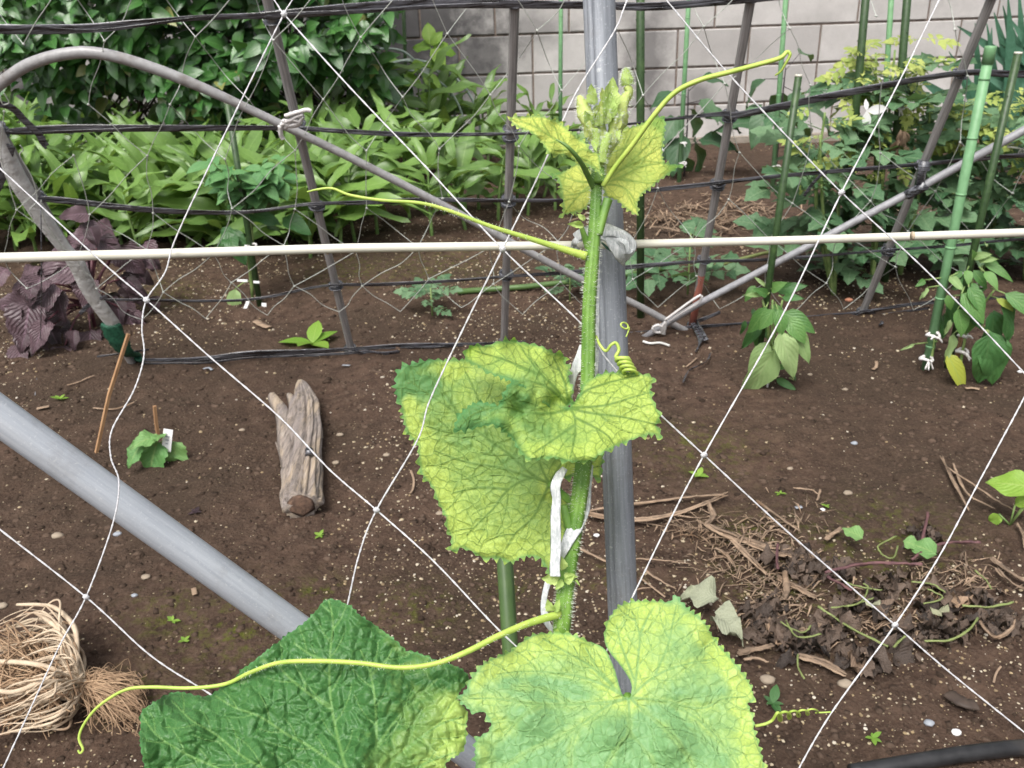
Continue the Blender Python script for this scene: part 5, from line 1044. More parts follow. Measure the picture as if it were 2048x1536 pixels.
# ================================================================== THE CUCUMBER VINE
STEM_D = .55
vine = thing('cucumber_vine', 'tall cucumber vine with yellowing leaves and tendrils in the centre foreground', 'plant', line_to_ground(at(1165, 930, .55), at(1120, 1270, .555)))
def cuke_material(name, green, yellow, vein, rough, trans, spec, cell2=25.0, net2=.58, net3=.30, bd2=.0005, puff=.12, rim=(.10, .28, .10), bs_=.35, ncol=None):
    m, nt, bs = newmat(name); out = nt.nodes['Material Output']; v = coords(nt)
    def attr(n): a = nt.nodes.new('ShaderNodeAttribute'); a.attribute_name = n; return a.outputs['Fac']
    g = attr('green'); ad = N(nt, 'ShaderNodeMath', operation='MULTIPLY_ADD'); nt.links.new(mrange(nt, noise(nt, v, 95, 5, .65, .6), .3, .7, -.5, .5), ad.inputs[0]); ad.inputs[1].default_value = .42; nt.links.new(g, ad.inputs[2])
    gg = mrange(nt, ad.outputs[0], .1, .9)
    col = mix(nt, gg, yellow, green); col = mix(nt, mrange(nt, noise(nt, v, 700, 4, .7), .35, .65, 0, .22), col, tuple(c*.62 for c in green))
    uvn = nt.nodes.new('ShaderNodeUVMap'); cell = attr('cell')
    warp = N(nt, 'ShaderNodeVectorMath', operation='ADD'); sc = N(nt, 'ShaderNodeVectorMath', operation='SCALE'); sc.inputs['Scale'].default_value = .16
    nn = N(nt, 'ShaderNodeTexNoise'); nn.inputs['Scale'].default_value = 5; nt.links.new(uvn.outputs[0], nn.inputs['Vector']); nt.links.new(nn.outputs['Color'], sc.inputs[0]); nt.links.new(uvn.outputs[0], warp.inputs[0]); nt.links.new(sc.outputs[0], warp.inputs[1])
    v2 = N(nt, 'ShaderNodeTexVoronoi', feature='DISTANCE_TO_EDGE'); v2.voronoi_dimensions = '2D'; v2.inputs['Scale'].default_value = 100/cell2; nt.links.new(warp.outputs[0], v2.inputs['Vector']); cl = mrange(nt, v2.outputs['Distance'], .012, .070, 1, 0)
    vo = N(nt, 'ShaderNodeTexVoronoi', feature='DISTANCE_TO_EDGE'); vo.voronoi_dimensions = '2D'; vo.inputs['Scale'].default_value = 100/9.0; nt.links.new(warp.outputs[0], vo.inputs['Vector'])
    f3 = mrange(nt, vo.outputs['Distance'], .02, .14, net3, 0)
    c2 = N(nt, 'ShaderNodeMath', operation='MULTIPLY'); nt.links.new(cl, c2.inputs[0]); c2.inputs[1].default_value = net2
    mx = N(nt, 'ShaderNodeMath', operation='MAXIMUM'); nt.links.new(c2.outputs[0], mx.inputs[0]); nt.links.new(f3, mx.inputs[1])
    mx2 = N(nt, 'ShaderNodeMath', operation='MAXIMUM'); nt.links.new(mx.outputs[0], mx2.inputs[0]); vv = attr('vein'); nt.links.new(mrange(nt, vv, .10, .75, 0, .85), mx2.inputs[1])
    col = mix(nt, mx2.outputs[0], col, vein)
    col = mix(nt, attr('rim'), col, rim); col = mix(nt, mrange(nt, noise(nt, v, 130, 3, .7), .70, .76, 0, .35), col, (.16, .10, .03))
    nt.links.new(col, bs.inputs['Base Color']); bs.inputs['Roughness'].default_value = rough; bs.inputs['Specular IOR Level'].default_value = spec
    b1 = bump(nt, mrange(nt, vo.outputs['Distance'], 0, .25), None, bs_*.5, .0006); b2 = bump(nt, noise(nt, v, 900, 3, .7), None, .2, .0003, b1); b3 = bump(nt, mrange(nt, v2.outputs['Distance'], 0, puff), None, .6, bd2, b2); bump(nt, mrange(nt, vv, 0, .8, 1, 0), bs, .6, .0010, b3)
    tr = nt.nodes.new('ShaderNodeBsdfTranslucent'); nt.links.new(mix(nt, 1.0, col, (1.0, .95, .55), 'MULTIPLY'), tr.inputs[0]); ms = nt.nodes.new('ShaderNodeMixShader'); ms.inputs[0].default_value = trans
    nt.links.new(bs.outputs[0], ms.inputs[1]); nt.links.new(tr.outputs[0], ms.inputs[2]); nt.links.new(ms.outputs[0], out.inputs[0]); return m
M_CY = cuke_material('yellowing_cucumber_leaf', (.13, .30, .10), (.50, .65, .14), (.125, .24, .055), .55, .34, .3)
M_CG = cuke_material('pale_green_cucumber_leaf', (.20, .39, .16), (.46, .60, .14), (.19, .35, .12), .50, .22, .35, net2=.60, net3=.30)
M_CD = cuke_material('dark_cucumber_leaf', (.052, .160, .042), (.36, .50, .12), (.16, .31, .09), .46, .14, .4, bs_=.5, cell2=23.0, net2=.22, net3=.12, bd2=.0007, puff=.30)
M_CTIP = cuke_material('young_cucumber_leaf', (.22, .40, .08), (.70, .77, .18), (.27, .42, .09), .55, .38, .3, 17.0)
def idw(X, Y, C, p=2.6):
    C = np.array(C, float); d = (X[:, None]-C[None, :, 0])**2+(Y[:, None]-C[None, :, 1])**2+30; w = d**(-p/2); return (w*C[None, :, 2]).sum(1)/w.sum(1)
def polydist(X, Y, pl, w0, w1):
    pl = np.array(pl, float); seg = np.hypot(*(pl[1:]-pl[:-1]).T); cum = np.concatenate([[0], np.cumsum(seg)])/seg.sum(); best = np.zeros(len(X)); D = np.full(len(X), 1e9)
    for i in range(len(pl)-1):
        a, b = pl[i], pl[i+1]; ab = b-a; t_ = np.clip(((X-a[0])*ab[0]+(Y-a[1])*ab[1])/max(1e-9, ab@ab), 0, 1); d = np.hypot(X-a[0]-t_*ab[0], Y-a[1]-t_*ab[1])
        w = w0+(w1-w0)*(cum[i]+(cum[i+1]-cum[i])*t_); best = np.maximum(best, np.clip(1-d/w, 0, 1)); D = np.minimum(D, d)
    return best, D
def inpoly(X, Y, P):
    P = np.array(P); r = np.zeros(len(X), bool); n = len(P)
    for i in range(n):
        x1, y1 = P[i]; x2, y2 = P[(i+1) % n]; c = (y1 > Y) != (y2 > Y)
        if abs(y2-y1) > 1e-9: r ^= c & (X < (x2-x1)*(Y-y1)/(y2-y1)+x1)
    return r
def smooth2(pts, n=6, closed=False): return [(p.x, p.y) for p in catmull([(x, y, 0) for x, y in pts], n, closed)]
def big_leaf(name, pieces, veins, green, depth, mat, tooth=8.0, tsp=17.0, step=2.9, cellpx=25, pucker=.0016, rimw=7, seed=1, label=None, ms=.55, curl=0.0, noteeth=None, parent=None, sec=True, yband=None, vw=(5.5, 2.4), nearv=0, gadd=0):
    """leaf blade: outlines and veins measured in the photo, raised into a real curved, puckered surface"""
    rs = np.random.default_rng(seed); allv = []; allf = []; AX = []; AY = []; DB = []; TT = []
    for out_ in pieces:
        o = smooth2(out_, 8, True); A = np.array(o); nx = np.roll(A, -1, 0); area = (A[:, 0]*nx[:, 1]-nx[:, 0]*A[:, 1]).sum()
        seg = np.hypot(*(nx-A).T); cum = np.concatenate([[0], np.cumsum(seg)]); tot = cum[-1]; m_ = int(tot/2.9); s = np.linspace(0, tot, m_, endpoint=False); Q = np.stack([np.interp(s, cum, np.append(A[:, k], A[0, k])) for k in (0, 1)], 1)
        tg = np.roll(Q, -2, 0)-np.roll(Q, 2, 0); tg /= np.maximum(1e-6, np.hypot(*tg.T))[:, None]; nr = np.stack([tg[:, 1], -tg[:, 0]], 1)*(1 if area > 0 else -1)
        pos = 0; amp = np.zeros(m_)
        while pos < tot:                      # serrated margin, tooth by tooth
            wl_ = tsp*rs.uniform(.6, 1.4); a_ = 1.35*tooth*rs.uniform(.30, 1.3); k = (s >= pos) & (s < pos+wl_); f = (s[k]-pos)/wl_; amp[k] = a_*np.where(f < .6, f/.6, (1-f)/.4)**1.15-tooth*.3; pos += wl_
        if noteeth:
            for (cx, cy, r_) in noteeth: amp *= 1-np.exp(-((Q[:, 0]-cx)**2+(Q[:, 1]-cy)**2)/(2*r_*r_))
        B = Q+nr*amp[:, None]+rs.normal(0, .25, Q.shape)
        x0, y0 = B.min(0); x1, y1 = B.max(0); gx, gy = np.meshgrid(np.arange(x0, x1, step), np.arange(y0, y1, step*.87)); gx = gx+((np.arange(gx.shape[0]) % 2)*step*.5)[:, None]
        X, Y = gx.ravel(), gy.ravel(); X = X+rs.uniform(-.5, .5, X.shape); Y = Y+rs.uniform(-.5, .5, Y.shape)
        k = inpoly(X, Y, B); X, Y = X[k], Y[k]; dmin = np.full(len(X), 1e9)
        for q in range(0, len(B), 1): dmin = np.minimum(dmin, (X-B[q, 0])**2+(Y-B[q, 1])**2)
        k = dmin > (step*.6)**2; X, Y = X[k], Y[k]
        vin = [Vector((float(a), float(b))) for a, b in B]+[Vector((float(a), float(b))) for a, b in zip(X, Y)]
        r = delaunay_2d_cdt(vin, [], [list(range(len(B)))], 1, 1e-4); v2 = np.array([(q.x, q.y) for q in r[0]]); fs = [tuple(f) for f in r[2]]
        db = np.full(len(v2), 1e9)
        for q in range(len(B)): db = np.minimum(db, (v2[:, 0]-Q[q, 0])**2+(v2[:, 1]-Q[q, 1])**2)
        off = sum(len(a) for a in AX); AX.append(v2[:, 0]); AY.append(v2[:, 1]); DB.append(np.sqrt(db)); allf += [tuple(i+off for i in f) for f in fs]
    X, Y, DB = np.concatenate(AX), np.concatenate(AY), np.concatenate(DB)
    ve = np.zeros(len(X)); Dv = np.full(len(X), 1e9); Dm = Dv.copy()
    for vl in veins:
        vl = smooth2(vl, 5); w, d = polydist(X, Y, vl, *vw); ve = np.maximum(ve, w); Dv = np.minimum(Dv, d); Dm = np.minimum(Dm, d)
        if sec:
            P = np.array(vl); sg = np.hypot(*(P[1:]-P[:-1]).T); cu = np.concatenate([[0], np.cumsum(sg)]); q = 40.0+rs.uniform(0, 20); sd = 1
            while q < cu[-1]-15:
                x, y = np.interp(q, cu, P[:, 0]), np.interp(q, cu, P[:, 1]); i = min(len(P)-2, int(np.searchsorted(cu, q))-1); tx, ty = (P[i+1]-P[i])/max(1e-6, sg[i]); a = sd*rs.uniform(.75, 1.0); L_ = rs.uniform(60, 110)*(1-.35*q/cu[-1]); pts = [(x, y)]
                hx, hy = tx*math.cos(a)-ty*math.sin(a), tx*math.sin(a)+ty*math.cos(a)
                for k_ in range(1, 7):
                    a2 = -sd*.10; hx, hy = hx*math.cos(a2)-hy*math.sin(a2), hx*math.sin(a2)+hy*math.cos(a2); x += hx*L_/6; y += hy*L_/6; pts.append((x, y))
                w, d = polydist(X, Y, pts, 2.9, 1.6); ve = np.maximum(ve, w*.85); Dv = np.minimum(Dv, d+2); sd = -sd; q += rs.uniform(24, 44)
    x0, x1, y0, y1 = X.min(), X.max(), Y.min(), Y.max(); n = int((x1-x0)*(y1-y0)/cellpx**2)+8; S_ = np.stack([rs.uniform(x0-20, x1+20, n), rs.uniform(y0-20, y1+20, n)], 1)
    # Lloyd-like relaxation keeps the areoles even
    for _ in range(2):
        dd = (S_[:, None, 0]-S_[None, :, 0])**2+(S_[:, None, 1]-S_[None, :, 1])**2+np.eye(n)*1e9; j = dd.argmin(1); v_ = S_-S_[j]; ln = np.sqrt(dd.min(1)); k = ln < cellpx*.75; S_[k] += (v_[k]/np.maximum(ln[k], 1e-3)[:, None])*(cellpx*.75-ln[k])[:, None]*.5
    wx = X+5*vnoise(X, Y, 22, seed+3); wy = Y+5*vnoise(X, Y, 22, seed+4); d2 = (wx[:, None]-S_[None, :, 0])**2+(wy[:, None]-S_[None, :, 1])**2; ix = np.argpartition(d2, 2, axis=1)[:, :2]; dA = np.take_along_axis(d2, ix, 1); o_ = dA.argsort(1); ix = np.take_along_axis(ix, o_, 1); dA = np.take_along_axis(dA, o_, 1)
    cell = (dA[:, 1]-dA[:, 0])/(2*np.maximum(1, np.hypot(*(S_[ix[:, 0]]-S_[ix[:, 1]]).T)))/(cellpx*.5); cell = np.clip(cell, 0, 1)
    gr_ = idw(X, Y, green)+gadd*np.clip(DB/60-.3, 0, 1)
    if yband: gr_ = gr_-yband*np.exp(-((DB-20)/14)**2)*(.6+.8*(vnoise(X, Y, 60, seed+7)+.5))
    rim = np.clip(1-DB/rimw, 0, 1)*.8
    dep = idw(X, Y, depth, 2.0)
    pk = pucker*(np.minimum(cell*1.6, 1)**.8*.8+np.minimum(Dv/16, 1.0)**.8*1.1)+.5*pucker*vnoise(X, Y, 60, seed+5)*3
    pk *= np.clip(DB/14+.3, 0, 1)
    dep = dep-pk+curl*np.exp(-DB/12.)*vnoise(X, Y, 26, seed+6)*2
    Rm = np.array(RC); vv = np.stack([(X-1024)/F_PX, -(Y-768)/F_PX, -np.ones_like(X)], 1) @ Rm.T; W = np.array(CAM)+vv*dep[:, None]
    par = parent or vine; W = W-np.array(wpos(par)); me = bpy.data.meshes.new(name); me.from_pydata(W.tolist(), [], allf); me.shade_smooth(); me.materials.append(mat)
    if nearv: gr_ = gr_-nearv*np.exp(-(Dm/9)**1.5)*np.clip(gr_, 0, 1)
    lv = np.zeros(len(me.loops), dtype=np.int32); me.loops.foreach_get('vertex_index', lv); me.uv_layers.new(name='UVMap').data.foreach_set('uv', (np.stack([X, Y], 1)[lv]/100+seed*3.7).astype(np.float32).ravel())
    for nm, ar in (('green', gr_), ('vein', ve), ('cell', cell), ('rim', rim)): a_ = me.attributes.new(nm, 'FLOAT', 'POINT'); a_.data.foreach_set('value', ar.astype(np.float32))
    o = link(bpy.data.objects.new(name, me)); o.parent = par
    if label: o['label'] = label
    return o
def Z(lst, ox, oy, s): return [(ox+x/s, oy+y/s) for x, y in lst]
zA = lambda l: Z(l, 700, 600, 2.56); zC = lambda l: Z(l, 1000, 120, 4.655); zF = lambda l: Z(l, 280, 1180, 2.926); zG = lambda l: Z(l, 850, 1100, 2.926)
def Z3(lst, ox, oy, s): return [(ox+x/s, oy+y/s, v) for x, y, v in lst]
# B: large hanging leaf
B_out = zA([(590, 305), (500, 308), (430, 302), (340, 320), (250, 358), (233, 420), (237, 490), (268, 560), (272, 620), (300, 690), (345, 745), (352, 830), (372, 900), (420, 960), (450, 1040), (488, 1110), (492, 1170), (520, 1225), (512, 1285), (580, 1272), (640, 1300), (690, 1325), (760, 1320), (830, 1345), (880, 1318), (960, 1318), (1000, 1360), (1015, 1400), (1040, 1418), (1075, 1350), (1098, 1280), (1115, 1150), (1125, 1040), (1100, 985), (1040, 945),
           (1090, 918), (1160, 905), (1240, 905), (1282, 915), (1288, 860), (1280, 780), (1100, 700), (1000, 560), (850, 380), (700, 330)])
B_veins = [zA(v) for v in ([(1020, 940), (930, 890), (800, 780), (650, 670), (560, 590), (400, 480), (300, 410)], [(1020, 940), (925, 910), (810, 970), (740, 1060), (690, 1110), (600, 1200)], [(1020, 940), (980, 1030), (930, 1120), (850, 1190), (800, 1270)], [(1020, 940), (980, 860), (960, 790)], [(1020, 940), (1060, 870), (1085, 830)], [(925, 910), (780, 860), (600, 830), (430, 770)],
           [(1025, 945), (1060, 1050), (1075, 1150), (1060, 1250)], [(810, 970), (660, 960), (520, 990)], [(650, 670), (520, 680), (380, 640)], [(560, 590), (500, 500), (420, 400)], [(1040, 935), (1150, 890), (1270, 850)], [(700, 700), (660, 520), (590, 370)])]
big_leaf('leaf', [B_out], B_veins, Z3([(260, 400, 1.5), (330, 420, 1.3), (420, 420, 1.1), (250, 470, 1.3), (300, 540, .1), (500, 380, .3), (430, 600, .55), (600, 500, .4), (600, 700, .65), (850, 800, .7), (500, 800, .35), (700, 900, .5), (980, 900, .6), (700, 1100, .35), (900, 1100, .42), (560, 1230, -.1), (800, 1290, .15), (1000, 1300, .35), (1090, 1100, .5), (1200, 860, .2), (340, 720, -.1), (440, 980, .2)], 700, 600, 2.56),
         Z3([(250, 400, .600), (400, 600, .600), (590, 305, .615), (700, 900, .603), (1020, 940, .592), (520, 1280, .602), (800, 1330, .598), (1040, 1410, .590), (1100, 1100, .594), (1280, 850, .602), (1000, 600, .61)], 700, 600, 2.56), M_CY, tooth=8.5, seed=3, pucker=.0010, curl=.004, label='large hanging yellow-green leaf with dark veins', yband=.35)
# A: middle leaf, rear lobe + front lobes
A_rear = zA([(1118, 545), (1135, 500), (1142, 450), (1120, 400), (1128, 340), (1100, 318), (1098, 285), (1040, 268), (980, 235), (860, 212), (770, 208), (700, 230), (630, 232), (588, 262), (592, 300), (640, 330), (720, 378), (800, 405), (880, 440), (980, 520), (1060, 560)])
A_front = zA([(1120, 548), (1175, 480), (1198, 428), (1260, 388), (1330, 368), (1400, 372), (1480, 374), (1555, 398), (1540, 460), (1560, 530), (1590, 590), (1572, 640), (1598, 700), (1540, 688), (1460, 712), (1380, 740), (1290, 788), (1230, 823), (1120, 828), (1030, 808), (930, 818), (870, 775), (825, 705), (745, 642), (660, 652), (535, 665), (562, 590), (620, 535), (690, 525), (765, 540), (785, 485), (820, 425), (880, 398), (950, 415), (1010, 465), (1060, 520), (1100, 548)])
A_veins = [zA(v) for v in ([(1125, 555), (1030, 580), (900, 575), (780, 545), (640, 580), (560, 650)], [(1125, 555), (1150, 600), (1150, 700), (1125, 820)], [(1125, 555), (1240, 580), (1400, 600), (1580, 640)], [(1120, 548), (1200, 470), (1300, 430), (1480, 385)], [(1125, 552), (1300, 540), (1440, 500), (1545, 470)], [(1118, 545), (1060, 460), (960, 360), (860, 220)], [(1118, 545), (1100, 430), (1040, 290)], [(1118, 540), (1000, 440), (880, 420), (810, 490)], [(1150, 600), (1300, 680), (1350, 740)], [(960, 380), (800, 310), (640, 260)], [(1150, 640), (1020, 730), (930, 790)])]
big_leaf('leaf', [A_rear, A_front], A_veins, Z3([(860, 300, .25), (1050, 320, .2), (640, 260, .3), (900, 450, .9), (840, 470, 1.1), (1000, 520, .6), (640, 590, 1.35), (570, 620, 1.4), (760, 590, 1.0), (850, 640, .75), (1000, 650, .6), (1100, 700, .5), (1300, 500, .1), (1450, 450, .05), (1400, 620, .1), (1500, 560, .05), (1250, 750, .25), (1000, 790, .4), (1560, 690, .3), (1330, 690, .15), (1120, 480, .3)], 700, 600, 2.56),
         Z3([(860, 215, .582), (620, 260, .586), (1100, 300, .574), (1120, 548, .542), (880, 400, .528), (840, 470, .512), (800, 480, .516), (900, 500, .516), (960, 470, .530), (1050, 530, .546), (560, 650, .512), (760, 640, .512), (930, 818, .508), (1120, 828, .508), (1290, 790, .512), (1590, 600, .530), (1555, 400, .548), (1350, 370, .552), (1400, 560, .536), (900, 600, .520), (700, 580, .524), (860, 580, .530)], 700, 600, 2.56), M_CY, tooth=7.5, seed=5, pucker=.0011, curl=.004, cellpx=23, label='spread yellow leaf with a domed green fold', noteeth=[(1120, 795, 12), (1070, 790, 40)], yband=.3)
# C: leaf at upper left of the tip
C_out = zC([(110, 528), (200, 530), (300, 520), (400, 528), (470, 548), (560, 592), (650, 660), (740, 740), (800, 775), (850, 850), (915, 868), (930, 950), (935, 1060), (880, 1010), (780, 960), (690, 930), (600, 885), (520, 890), (450, 862), (400, 790), (330, 705), (230, 645), (120, 595)])
C_veins = [zC(v) for v in ([(720, 900), (600, 800), (480, 720), (300, 610), (130, 560)], [(640, 830), (560, 700), (480, 600)], [(640, 830), (560, 840), (470, 830)], [(700, 880), (760, 830), (850, 860)], [(720, 900), (820, 940), (920, 1020)], [(540, 760), (450, 770), (400, 760)], [(460, 700), (400, 600), (380, 540)], [(380, 660), (330, 590), (300, 530)])]
tipg = [(110, 530, -.2), (300, 560, .1), (500, 700, .15), (700, 800, .2), (900, 1000, .3), (450, 840, .4)]
big_leaf('leaf', [C_out], C_veins, Z3(tipg, 1000, 120, 4.655), Z3([(110, 550, .530), (300, 530, .535), (560, 592, .540), (740, 740, .537), (920, 868, .535), (935, 1060, .530), (640, 850, .522), (450, 862, .512), (330, 700, .515), (700, 900, .526)], 1000, 120, 4.655), M_CTIP, tooth=7, tsp=12, seed=7, pucker=.0007, cellpx=17, rimw=5, label='young yellow leaf folded to the left', vw=(4.2, 2), step=2.6, noteeth=[(1190, 320, 14)])
# E: leaf behind the stem (right and lower-left lobes)
E_out = zC([(1110, 722), (1128, 645), (1230, 622), (1300, 600), (1400, 545), (1490, 528), (1540, 570), (1528, 700), (1510, 850), (1528, 950), (1600, 968), (1690, 980), (1620, 1030), (1500, 1110), (1400, 1190), (1320, 1250), (1282, 1340), (1290, 1390), (1278, 1450), (1180, 1385), (1080, 1305), (1000, 1275), (960, 1200), (930, 1150), (870, 1180), (850, 1300), (790, 1385), (700, 1418), (610, 1440), (540, 1472), (588, 1400), (580, 1280), (570, 1200), (540, 1110), (465, 1068), (560, 1050), (640, 1010), (710, 972), (800, 1000), (880, 1040), (930, 1000), (945, 880), (1000, 800), (1060, 740)])
E_veins = [zC(v) for v in ([(940, 1150), (1050, 1080), (1200, 960), (1400, 760), (1500, 560)], [(950, 1150), (1100, 1100), (1300, 1000), (1520, 960), (1670, 985)], [(950, 1160), (1100, 1170), (1220, 1250), (1280, 1430)], [(950, 1100), (1020, 900), (1120, 740)], [(1050, 1060), (1120, 900), (1230, 650)], [(880, 1140), (740, 1130), (560, 1080)], [(880, 1150), (760, 1230), (600, 1420)], [(1150, 1010), (1350, 900), (1510, 800)], [(870, 1140), (780, 1060), (720, 990)], [(1100, 1110), (1250, 1130), (1400, 1150)], [(860, 1200), (700, 1250), (590, 1260)])]
big_leaf('leaf', [E_out], E_veins, Z3([(1100, 900, .35), (1200, 1000, .55), (1400, 700, .2), (1480, 560, .9), (1300, 1100, .3), (1640, 990, 1.0), (1250, 1350, -.1), (1000, 1250, .1), (700, 1050, -.05), (600, 1400, .3), (750, 1300, .05), (480, 1070, .9), (1500, 900, 0)], 1000, 120, 4.655), Z3([(1110, 720, .585), (1300, 600, .590), (1500, 540, .592), (1520, 800, .585), (1690, 980, .585), (1400, 1190, .572), (1280, 1450, .560), (1000, 1275, .565), (940, 1100, .580), (540, 1470, .572), (470, 1070, .588), (710, 975, .592), (750, 1200, .580), (1250, 950, .578)], 1000, 120, 4.655), M_CTIP, tooth=6.5, tsp=12, seed=8, pucker=.0009, cellpx=17, rimw=5, label='young yellow leaf behind the stem tip', vw=(4.2, 2), step=2.6)
# F: dark leaf bottom left
F_out = zF([(8, 712), (60, 672), (130, 628), (200, 598), (280, 605), (340, 622), (400, 618), (440, 598), (500, 552), (560, 508), (600, 462), (660, 420), (720, 370), (800, 312), (860, 262), (950, 200), (1020, 132), (1100, 52), (1220, 88), (1280, 142), (1400, 222), (1500, 300), (1560, 358), (1620, 366), (1740, 412), (1810, 432), (1890, 470), (1925, 522), (1870, 600), (1862, 640), (1918, 720), (1908, 800), (1905, 900), (1868, 960), (1790, 1012), (1780, 1150), (1500, 1300), (1000, 1380), (500, 1330), (100, 1230), (30, 1040), (2, 900), (4, 800)])
F_veins = [zF(v) for v in ([(1230, 1090), (1190, 990), (1135, 760), (1112, 600), (1110, 400), (1130, 200), (1105, 60)], [(1230, 1090), (1000, 920), (870, 850), (700, 740), (560, 690), (440, 620)], [(1370, 1080), (1385, 900), (1375, 650), (1345, 480), (1290, 350)], [(1230, 1120), (900, 1100), (640, 1000), (450, 850), (300, 760), (190, 650)], [(700, 1150), (380, 1010), (250, 950), (100, 850), (10, 730)], [(1380, 920), (1500, 760), (1620, 640), (1740, 520)], [(1400, 1080), (1600, 900), (1750, 790), (1890, 740)], [(1112, 690), (980, 600), (850, 490), (790, 400)], [(1110, 420), (1000, 380), (900, 310)], [(1350, 500), (1450, 400), (1480, 330)], [(1500, 1100), (1700, 1000), (1850, 950)])]
big_leaf('leaf', [F_out], F_veins, Z3([(200, 700, 1.15), (600, 700, 1.1), (1100, 300, 1.15), (900, 500, 1.1), (1100, 800, 1.15), (800, 950, 1.15), (300, 950, 1.2), (1350, 400, 1.1), (1500, 400, .85), (1550, 500, .72), (1650, 500, .75), (1800, 500, .95), (1880, 560, .8), (1850, 660, -.1), (1870, 760, -.1), (1800, 800, .25), (1700, 900, .35), (1780, 950, 0), (1550, 900, .5), (1500, 1000, .45), (1400, 800, .9), (1600, 700, .6), (1320, 600, .95), (1890, 500, 1.1), (640, 480, .9), (450, 920, .9)], 280, 1180, 2.926),
         Z3([(8, 720, .520), (200, 600, .540), (400, 620, .528), (600, 460, .528), (1100, 52, .548), (860, 262, .536), (1400, 222, .540), (1560, 358, .536), (1920, 520, .526), (1900, 800, .512), (1800, 1010, .498), (1230, 1060, .478), (700, 1000, .484), (10, 950, .490), (500, 1330, .455), (1200, 1380, .450), (1110, 500, .518), (1380, 650, .506), (700, 700, .505), (300, 850, .498)], 280, 1180, 2.926), M_CD, tooth=3.6, tsp=14, seed=11, pucker=.0027, rimw=3, cellpx=28, curl=.003, gadd=.15, label='large dark green crinkled leaf with a yellow right edge', vw=(5.5, 2.6))
# G: leaf bottom right
G_out = zG([(1192, 868), (1150, 835), (1112, 705), (1072, 612), (1055, 582), (1000, 548), (950, 532), (860, 494), (740, 484), (640, 494), (552, 545), (500, 592), (430, 622), (350, 660), (275, 740), (250, 800), (202, 870), (240, 922), (292, 958), (335, 945), (368, 985), (385, 1035), (345, 1078), (298, 1108), (290, 1200), (300, 1290), (330, 1420), (600, 1560), (1100, 1640), (1600, 1600), (1900, 1480), (1978, 1280), (1962, 1170), (1930, 1060), (1918, 970), (1890, 905), (1925, 860), (1900, 780), (1830, 682), (1782, 622), (1710, 545), (1650, 445), (1600, 392), (1540, 342), (1500, 300), (1465, 262), (1432, 300), (1380, 300), (1300, 298), (1230, 298), (1140, 325), (1100, 365), (1062, 432), (1050, 520), (1075, 590), (1128, 655), (1176, 722), (1208, 785), (1207, 835)])
G_veins = [zG(v) for v in ([(1190, 868), (1060, 890), (850, 905), (650, 905), (400, 870), (210, 872)], [(1190, 868), (1080, 905), (900, 1030), (780, 1100), (620, 1170), (480, 1260)], [(1190, 870), (1195, 960), (1190, 1070), (1100, 1190), (1060, 1280)], [(1192, 1070), (1290, 1170), (1360, 1290)], [(1205, 870), (1300, 960), (1420, 1060), (1520, 1180), (1580, 1300)], [(1210, 866), (1380, 880), (1550, 920), (1650, 920), (1740, 870), (1880, 860)], [(1215, 850), (1290, 780), (1400, 710), (1560, 660), (1690, 640)], [(1350, 720), (1420, 560), (1450, 420), (1470, 330)], [(1225, 830), (1245, 650), (1255, 500), (1210, 360)], [(1255, 500), (1300, 400), (1340, 330)], [(1160, 850), (1000, 770), (820, 725), (600, 710), (420, 730)], [(1140, 840), (980, 690), (830, 600), (690, 520)], [(1100, 790), (1000, 680), (940, 570)], [(670, 910), (540, 1000), (470, 1080)], [(900, 1030), (860, 1150), (850, 1280)], [(1450, 900), (1620, 1010), (1750, 1150), (1850, 1290)], [(1225, 760), (1150, 560), (1120, 430)], [(850, 905), (700, 820), (520, 800)])]
big_leaf('leaf', [G_out], G_veins, Z3([(240, 860, 1.1), (300, 760, .6), (420, 680, .0), (560, 570, .0), (750, 520, .0), (900, 520, .1), (1010, 580, .45), (900, 620, .35), (800, 650, .4), (650, 800, 1.0), (500, 780, .9), (480, 880, .6), (850, 820, .9), (1000, 720, .35), (1100, 800, .35), (600, 1000, .9), (400, 1000, .7), (330, 1150, .8), (500, 1130, .9), (750, 1160, .85), (750, 1010, .6), (950, 1020, .6), (1050, 1120, 1.05), (900, 1250, .95), (1250, 1150, 1.05), (1300, 1000, 1.1), (1450, 1250, 1.05), (1500, 1120, .9), (1450, 930, .75), (1600, 1000, .55), (1250, 700, .05), (1300, 450, .1), (1200, 330, -.2), (1350, 350, .1), (1470, 290, 1.1), (1480, 500, .55), (1400, 700, .3), (1600, 600, .75), (1650, 500, 0), (1750, 650, .1), (1700, 780, .6), (1820, 780, .15), (1880, 850, .1), (1740, 820, .8), (1850, 950, .1), (1900, 1100, .05), (1800, 1000, .5), (1940, 1250, 0), (1750, 1200, .8), (1100, 380, -.1), (1100, 500, .1), (560, 600, -.2)], 850, 1100, 2.926),
         Z3([(200, 870, .512), (550, 545, .538), (740, 484, .545), (1000, 548, .540), (1190, 868, .510), (1050, 500, .545), (1230, 298, .556), (1465, 262, .552), (1710, 545, .536), (1900, 780, .520), (1890, 905, .512), (1970, 1280, .488), (1700, 1500, .470), (1100, 1500, .460), (1100, 1100, .494), (600, 1000, .500), (380, 1030, .504), (290, 1200, .490), (600, 1500, .466), (1500, 900, .512), (800, 700, .524), (1450, 1150, .490)], 850, 1100, 2.926), M_CG, tooth=7.5, tsp=16, seed=13, pucker=.0010, rimw=5, cellpx=25, curl=.003, label='broad green leaf mottled with yellow, notched at the top', noteeth=[(1255, 1392, 40), (1235, 1345, 45), (1212, 1298, 22)], yband=.35, nearv=.45, gadd=.18)
